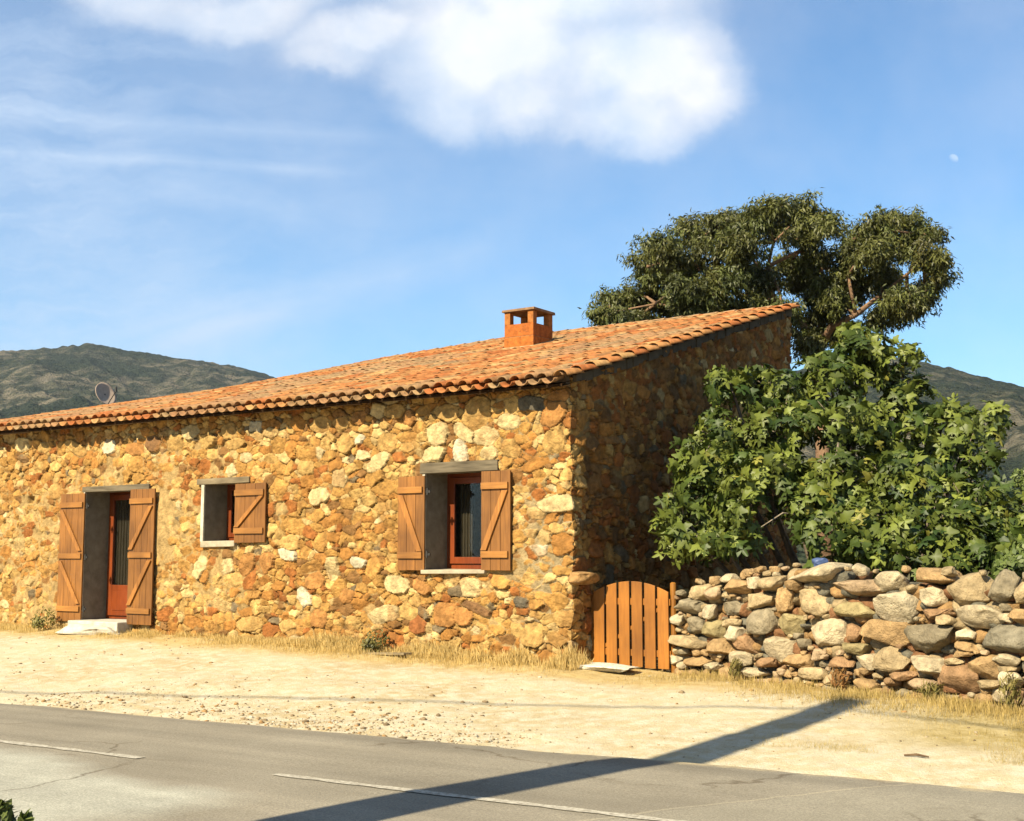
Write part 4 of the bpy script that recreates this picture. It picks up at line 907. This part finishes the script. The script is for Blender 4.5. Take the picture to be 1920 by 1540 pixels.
# green weeds at the house foot
def weed(px, py, w, h, lab, cols, n=240):
    r = ray(px, py); Yp = -.28; p = at_y(px, py, Yp); gz_ = float(ground(p[0], Yp)); sc = F / ((p - CAM) @ fw); w_ = w / sc; h_ = h / sc
    o = shrub('weed', lab, (p[0], Yp, gz_ - .02), [((p[0], Yp, gz_ + h_ * .5), (w_ * .5, .16, h_ * .5)), ((p[0] - w_ * .25, Yp - .06, gz_ + h_ * .3), (w_ * .3, .1, h_ * .3))], oval, ovf, (.03, .06), n, cols, M['leaf'], 'weeds at the foot of the walls', .8, .006)
weed(706, 1190, 46, 44, 'round green weed below and left of the tall window', ((.16, .16, .04), (.30, .26, .08)))
weed(84, 1150, 44, 44, 'yellow green weed beside the left door shutter', ((.28, .26, .06), (.42, .36, .10)))
for (px, py, w, h, lab) in ((1392, 1262, 22, 40, 'thin olive weed against the foot of the dry stone wall near the gate'), (1588, 1292, 40, 44, 'rusty brown weed where the pole shadow ends at the wall'), (1760, 1310, 50, 30, 'low grey green weed at the foot of the wall under the rust coloured stone'), (1908, 1320, 44, 70, 'tallest green weed at the foot of the wall by the right edge')):
    s, z_, dd = wcoord(px, py); pw = WA + WD * s + WN * .12; gz_ = float(ground(pw[0], pw[1])); sc = F / dd
    cols = ((.30, .14, .05), (.42, .24, .09)) if 'rusty' in lab else ((.20, .17, .05), (.34, .28, .10))
    shrub('weed', lab, (pw[0], pw[1], gz_ - .02), [((pw[0], pw[1], gz_ + h / sc * .5), (w / sc * .45, .1, h / sc * .5))], blade, blf, (.04, .10), 170, cols, M['grass'], 'weeds at the foot of the walls', 1.3, .004)

# dry grass ---------------------------------------------------------
def grass(n, xf, cols, hr, keepf=None):
    P = []; H = []
    while len(P) < n:
        x, y, h = xf(); P.append((x, y, float(ground(x, y)) - .01)); H.append(h)
    P = np.array(P); H = np.array(H); d = RNG.normal(0, .38, (n, 3)); d[:, 2] = 1; w = RNG.random((n, 1))
    return leaves([(-.018, 0, 0), (.018, 0, 0), (.012, .6, .03), (0, 1, .12)], [(0, 1, 2, 3)], P, RNG.normal(0, 1, (n, 3)) * [1, 1, .1] + [0, -.6, .1], d, H, (np.array(cols[0]) * w + np.array(cols[1]) * (1 - w)) * RNG.uniform(.8, 1.15, (n, 1)))
def foot():
    while 1:
        x = random.uniform(-13, .25); y = -.03 - abs(random.gauss(0, .30)); f = fbm(x * 1.5, y * 1.2, 3, 17)
        y = max(y, -1.15)
        tuft = math.exp(-((x + 3.9) / .5) ** 2) * 1.1 + math.exp(-((x + 2.05) / .5) ** 2) * 1.0 + math.exp(-((x + .75) / .28) ** 2) * .9 + math.exp(-((x - .02) / .22) ** 2) * 1.4 + math.exp(-((x + 1.35) / .2) ** 2) * .6
        if random.random() < max(0, float(f) - .42) * 2.6 + tuft * .4 + .03: break
    h = random.uniform(.05, .12) * (1 + 1.5 * tuft * max(0, 1 + y / .5)) * (1 - .3 * min(1, -y))
    return x, y, h
V1_, F1_, C1_ = grass(23000, foot, ((.66, .44, .15), (.82, .62, .28)), None)
def rfoot():
    while 1:
        s = random.uniform(.3, WL - .1); q = abs(random.gauss(0, .45)); p = WA + WD * s + WN * (.05 + q); f = float(fbm(p[0] * 1.6, p[1] * 1.6, 3, 27))
        if random.random() < (f - .3) * (1.6 if s > 3 else .9): break
    return p[0], p[1], random.uniform(.03, .10) * (1.3 - .5 * min(1, q))
V2_, F2_, C2_ = grass(9000, rfoot, ((.46, .33, .10), (.70, .52, .22)), None)
def rfield():
    while 1:
        x = random.uniform(3.6, 9); y = random.uniform(-3.4, Yw(x) - .1)
        if random.random() < (float(fbm(x * 1.1, y * 1.4, 3, 37)) - .33) * 1.3 * min(1, (x - 3.5) / 1.2): break
    return x, y, random.uniform(.02, .055)
V3_, F3_, C3_ = grass(14000, rfield, ((.42, .32, .09), (.62, .47, .18)), None)
n1_, n2_ = len(V1_), len(V2_)
tag(np_mesh('dry_grass', np.concatenate([V1_, V2_, V3_]), np.concatenate([F1_, F2_ + n1_, F3_ + n1_ + n2_]), M['grass'], None, np.concatenate([C1_, C2_, C3_])),
    'straw coloured dry grass along the foot of the house and the dry stone wall', 'grass', None, 'stuff')

# gravel ------------------------------------------------------------
Ib, Ifb = ico(1); VV = []; FF = []; CC = []; off = 0
for k in range(5200):
    if k < 3400: x = random.uniform(-7, 2); y = float(Ye(x)) + .08 + abs(random.gauss(0, .7))
    else: x = random.uniform(-12, 8); y = random.uniform(float(Ye(x)) + .1, float(Yw(x)) - .05)
    if fbm(x * .7, y * .7, 2, 57) < random.uniform(.3, .62): continue
    r_ = min(.032, .005 + random.expovariate(190)); zz = float(ground(x, y)) + r_ * .15
    s3 = np.array([random.uniform(.7, 1.4), random.uniform(.7, 1.4), random.uniform(.4, .8)]) * r_
    W = Ib * s3 * RNG.uniform(.8, 1.2, (len(Ib), 1)) + [x, y, zz]; VV.append(W); FF.append(Ifb + off); off += len(Ib)
    CC.append(np.tile(np.array(random.choice([(.62, .5, .33), (.42, .30, .17), (.70, .62, .48), (.30, .22, .13), (.5, .3, .13)])) * random.uniform(.8, 1.1), (len(Ib), 1)))
tag(np_mesh('gravel', np.concatenate(VV), np.concatenate(FF), M['pebble'], None, np.concatenate(CC)), 'loose pale gravel scattered over the sandy verge', 'gravel', None, 'stuff')

# loose things --------------------------------------------------------
p = at_z(722, 1232, .30); bd = MB(); bd.cur = (1.6, 1.5, 1.3); gz_ = float(ground(p[0], p[1]))
bd.add([(p[0] - .42, p[1] + .03, gz_ + .0), (p[0] + .36, p[1] - .06, gz_ + .03), (p[0] + .40, p[1] + .10, gz_ + .03), (p[0] - .40, p[1] + .17, gz_), (p[0] - .42, p[1] + .03, gz_ + .025), (p[0] + .36, p[1] - .06, gz_ + .058), (p[0] + .40, p[1] + .10, gz_ + .058), (p[0] - .40, p[1] + .17, gz_ + .025)],
       [(3, 2, 1, 0), (4, 5, 6, 7), (0, 1, 5, 4), (1, 2, 6, 5), (2, 3, 7, 6), (3, 0, 4, 7)])
tag(bd.build('wooden_board', M['oldwood'], None, bevel=.003), 'short pale wooden board lying on the sand below the tall window', 'board')
st = at_y(1110, 1256, .1); Q = stone_shape(I3, .46, .05, .26, 5); W = Q + [st[0] + .22, .02, float(ground(st[0], .0)) + .0]
tag(np_mesh('flat_stone', W, IF3, M['boulder'], None, np.tile((1.05, .98, .80), (len(W), 1)), smooth=True), 'flat whitish stone lying in front of the wooden gate', 'stone')
q = at(1536, 1056, 15.0); V0 = stone_shape(I3, .085, .055, .08, 9); W = V0 + [q[0], q[1], 0]; W[:, 2] = V0[:, 2] + q[2] - .0
hgt = q[2]; sk = MB()
W[:, 2] = np.where(V0[:, 2] < -.02, (V0[:, 2] + .02) * 14 + q[2] - .02, W[:, 2]); W[:, 2] = np.maximum(W[:, 2], .2)
tag(np_mesh('plastic_sack', W, IF3, M['blue'], None, smooth=True), 'small blue plastic sack peeping over the top of the dry stone wall', 'sack')
p = at_z(1718, 1428, .0); p[2] = float(ground(p[0], p[1])) + .012; tw_ = MB(); tw_.cur = (.25, .16, .09)
tw_.tube([p + [-.09, -.02, 0], p + [0, .01, .008], p + [.1, 0, 0]], [.008, .011, .006], 6); tw_.tube([p + [0, .01, .006], p + [.06, .05, .0]], [.006, .003], 5)
tag(tw_.build('twig', M['bark']), 'short brown twig lying on the sand at the lower right', 'twig')

# ------------------------------------------------------------------ utility pole (beside the camera; its shadow crosses the road)
SX, SY = 3.32, -6.3
az = R(7.0); EL = R(39)
py_ = -12.4; px_ = SX + math.tan(az) * (py_ - SY); tipY = -1.15; HP = .12 + (tipY - py_) / math.cos(az) * math.tan(EL)
print('pole', px_, py_, HP)
pole = empty('utility_pole', (px_, py_, 0)); tag(pole, 'stout weathered utility pole beside the road throwing the long diagonal shadow', 'utility pole')
m_ = MB(); m_.tube([(px_, py_, -.3), (px_, py_, HP * .5), (px_, py_, HP)], [.34, .28, .21], 18); m_.build('shaft', M['pole'], pole, smooth=True)
m_ = MB(); m_.tube([(px_, py_ - .22, HP - .25), (px_, py_ - .22, HP - .1)], [.04, .03], 10); m_.build('insulator', M['iron'], pole)
def wire(a, b, sag, name, lab):
    a = np.array(a); b = np.array(b); pts = [a + (b - a) * t - np.array([0, 0, 4 * sag * t * (1 - t)]) for t in np.linspace(0, 1, 40)]
    m_ = MB(); m_.tube(pts, [.021] * 40, 6); tag(m_.build(name, M['cable']), lab, 'cable')
dxs, dys = math.tan(az), 1
wire((px_, py_ - .2, HP - .15), (px_ - 42, py_ - 11.5, HP), .5, 'overhead_cable', 'black overhead cable running left from the utility pole')
wire((px_, py_ - .2, HP - .15), (px_ + 40, py_ - 9, HP), .5, 'overhead_cable', 'black overhead cable running right from the utility pole')

# haze: one closed box of air round everything ------------------------
def haze():
    m = bpy.data.materials.new('valley haze'); m.use_nodes = True; T = NT(m.node_tree); nt = m.node_tree; nt.nodes.remove(nt.nodes['Principled BSDF'])
    v = T.n('ShaderNodeVolumePrincipled', {'Color': (.72, .84, 1.0, 1), 'Density': .00007, 'Anisotropy': .2}); nt.links.new(v.outputs[0], nt.nodes['Material Output'].inputs['Volume'])
    b = MB(); b.box(-8200, 8200, -8200, 8200, -10, 330); return tag(b.build('haze', m), kind='stuff')
haze()
# ------------------------------------------------------------------ light and sky
sl = bpy.data.lights.new('sun', 'SUN'); sl.energy = 5.0; sl.angle = R(.5); sl.color = (1, .88, .64); so_ = bpy.data.objects.new('sun', sl); COL.objects.link(so_)
so_.rotation_euler = Vector([float(v) for v in sund]).to_track_quat('Z', 'Y').to_euler(); so_.location = (0, -20, 20)
w = bpy.data.worlds.new('World'); scn.world = w; w.use_nodes = True; T = NT(w.node_tree); bg = w.node_tree.nodes['Background']
sky = T.n('ShaderNodeTexSky', sky_type='NISHITA', sun_disc=False, sun_elevation=EL, sun_rotation=math.pi + az, air_density=1.0, dust_density=.3, ozone_density=2.0, altitude=200)
co = T.n('ShaderNodeTexCoord').outputs['Generated']
def dot(v): return T.n('ShaderNodeVectorMath', {0: co, 1: tuple(float(q) for q in v)}, operation='DOT_PRODUCT').outputs['Value']
# direction of the sky relative to the north-west horizon point, in tangent units
dz_ = T.math('MAXIMUM', dot(fh), .05); uu = T.math('DIVIDE', dot(rt), dz_); vv = T.math('DIVIDE', dot((0, 0, 1)), dz_)
def uv(px, py):
    r = ray(px, py); return float(r @ rt / (r @ fh)), float(r[2] / (r @ fh))
cx = T.n('ShaderNodeCombineXYZ', {0: uu, 1: vv, 2: 0.0}).outputs[0]
wn = T.n('ShaderNodeTexNoise', {'Scale': 5.0, 'Detail': 6, 'Roughness': .6, 'Vector': cx}); wc = T.n('ShaderNodeVectorMath', {0: wn.outputs['Color'], 1: (.5, .5, .5)}, operation='SUBTRACT').outputs[0]
wc = T.n('ShaderNodeVectorMath', {0: wc, 'Scale': .11}, operation='SCALE').outputs[0]; cw2 = T.n('ShaderNodeVectorMath', {0: cx, 1: wc}, operation='ADD').outputs[0]
cl = None
for (px, py, a, b, st_) in [(930, 90, 230, 130, 1.0), (1180, 110, 200, 130, 1.0), (1000, -20, 330, 110, 1.0), (860, 170, 130, 90, .75), (1170, 210, 140, 80, .8), (680, 70, 150, 50, .7), (450, 5, 200, 60, .65), (230, -15, 150, 55, .6), (620, 110, 110, 40, .5), (990, 190, 110, 70, .75), (1290, 150, 100, 90, .8)]:
    u0, v0 = uv(px, py); s = T.n('ShaderNodeVectorMath', {0: cw2, 1: (u0, v0, 0)}, operation='SUBTRACT').outputs[0]
    s = T.n('ShaderNodeVectorMath', {0: s, 1: (F / a, F / b, 0)}, operation='MULTIPLY').outputs[0]; l = T.n('ShaderNodeVectorMath', {0: s}, operation='LENGTH').outputs['Value']
    g = T.math('MULTIPLY', T.math('SUBTRACT', 1.36, l, clamp=True), st_); cl = g if cl is None else T.math('SMOOTH_MAX', cl, g, .25)
cnz = T.noise(cx, 9, 6, .55); cl = T.math('MULTIPLY', cl, T.math('MULTIPLY_ADD', cnz, 1.2, .32)); den = T.ramp(cl, [(.05, (0, 0, 0)), (.34, (.5,) * 3), (.88, (1, 1, 1))])
# cirrus, mostly over the left half
mp = T.n('ShaderNodeMapping', {'Vector': cw2, 'Rotation': (0, 0, R(8)), 'Scale': (1.0, 4.0, 1)}).outputs[0]; ci = T.noise(mp, 5.5, 8, .66)
ci2_ = T.noise(cx, 2.2, 3, .5); lm = T.math('SUBTRACT', .50, T.math('MULTIPLY', T.math('ADD', uu, .15), 1.7), clamp=True)
cir = T.math('MULTIPLY', T.math('MULTIPLY', T.ramp(ci, [(.42, (0, 0, 0)), (.75, (1, 1, 1))]), T.ramp(ci2_, [(.3, (.2,) * 3), (.65, (1,) * 3)])), lm)
# long thin streaks: two almost level ones and a rising one
def streak(p0, p1, wd, st_):
    (ua, va), (ub, vb) = uv(*p0), uv(*p1); L = math.hypot(ub - ua, vb - va); dx, dy = (ub - ua) / L, (vb - va) / L
    s = T.n('ShaderNodeVectorMath', {0: cw3, 1: ((ua + ub) / 2, (va + vb) / 2, 0)}, operation='SUBTRACT').outputs[0]
    al = T.n('ShaderNodeVectorMath', {0: s, 1: (dx, dy, 0)}, operation='DOT_PRODUCT').outputs['Value']; ac = T.n('ShaderNodeVectorMath', {0: s, 1: (-dy, dx, 0)}, operation='DOT_PRODUCT').outputs['Value']
    g1 = T.math('SUBTRACT', 1, T.math('DIVIDE', T.math('ABSOLUTE', ac), wd / F), clamp=True); g2 = T.math('MULTIPLY', T.math('SUBTRACT', 1, T.math('DIVIDE', T.math('ABSOLUTE', al), L / 2), clamp=True), 2.5, clamp=True)
    return T.math('MULTIPLY', T.math('MULTIPLY', g1, g2), st_)
wc3 = T.n('ShaderNodeVectorMath', {0: wc, 'Scale': .12}, operation='SCALE').outputs[0]; cw3 = T.n('ShaderNodeVectorMath', {0: cx, 1: wc3}, operation='ADD').outputs[0]
stk = None
for p0, p1, wd, st_ in [((-200, 275), (720, 328), 16, .34), ((-100, 215), (820, 262), 26, .28), ((200, 680), (1000, 440), 55, .38), ((150, 640), (760, 500), 30, .25), ((250, 330), (620, 430), 50, .25)]:
    g = streak(p0, p1, wd, st_); stk = g if stk is None else T.math('MAXIMUM', stk, g)
cover = T.math('ADD', T.math('MULTIPLY_ADD', cir, .75, T.math('MULTIPLY', T.math('MULTIPLY', T.noise(cw2, 2.8, 5, .55), lm), .42)), T.math('MULTIPLY', stk, T.math('MULTIPLY_ADD', cnz, 1.2, .2)), clamp=True)
# pale day moon
mu, mv = uv(1787, 299); s = T.n('ShaderNodeVectorMath', {0: cx, 1: (mu, mv, 0)}, operation='DISTANCE').outputs['Value']; mo_ = T.math('MULTIPLY', T.math('SUBTRACT', 11 / F, s), 1500, clamp=True)
s2 = T.n('ShaderNodeVectorMath', {0: cx, 1: (mu + 6 / F, mv + 9 / F, 0)}, operation='DISTANCE').outputs['Value']; mo_ = T.math('MULTIPLY', mo_, T.math('MULTIPLY', T.math('SUBTRACT', 16 / F, s2), 300, clamp=True))
hz_ = sky.outputs[0]
tint = T.mix(1, hz_, (.86, 1.33, 1.58), 'MULTIPLY')
c = T.mix(cover, tint, (5.6, 7.1, 9.2)); c = T.mix(den, c, T.ramp(cnz, [(.35, (7.6, 8.6, 10.0)), (.6, (9.2, 9.4, 9.9))])); c = T.mix(T.math('MULTIPLY', mo_, .5), c, (7.4, 8.6, 9.8))
T.nt.links.new(c, bg.inputs['Color']); bg.inputs['Strength'].default_value = .043
scn.view_settings.view_transform = 'Standard'; scn.view_settings.look = 'None'; scn.view_settings.exposure = 1.35; scn.view_settings.gamma = 1
scn.cycles.max_bounces = 6; scn.cycles.transparent_max_bounces = 8
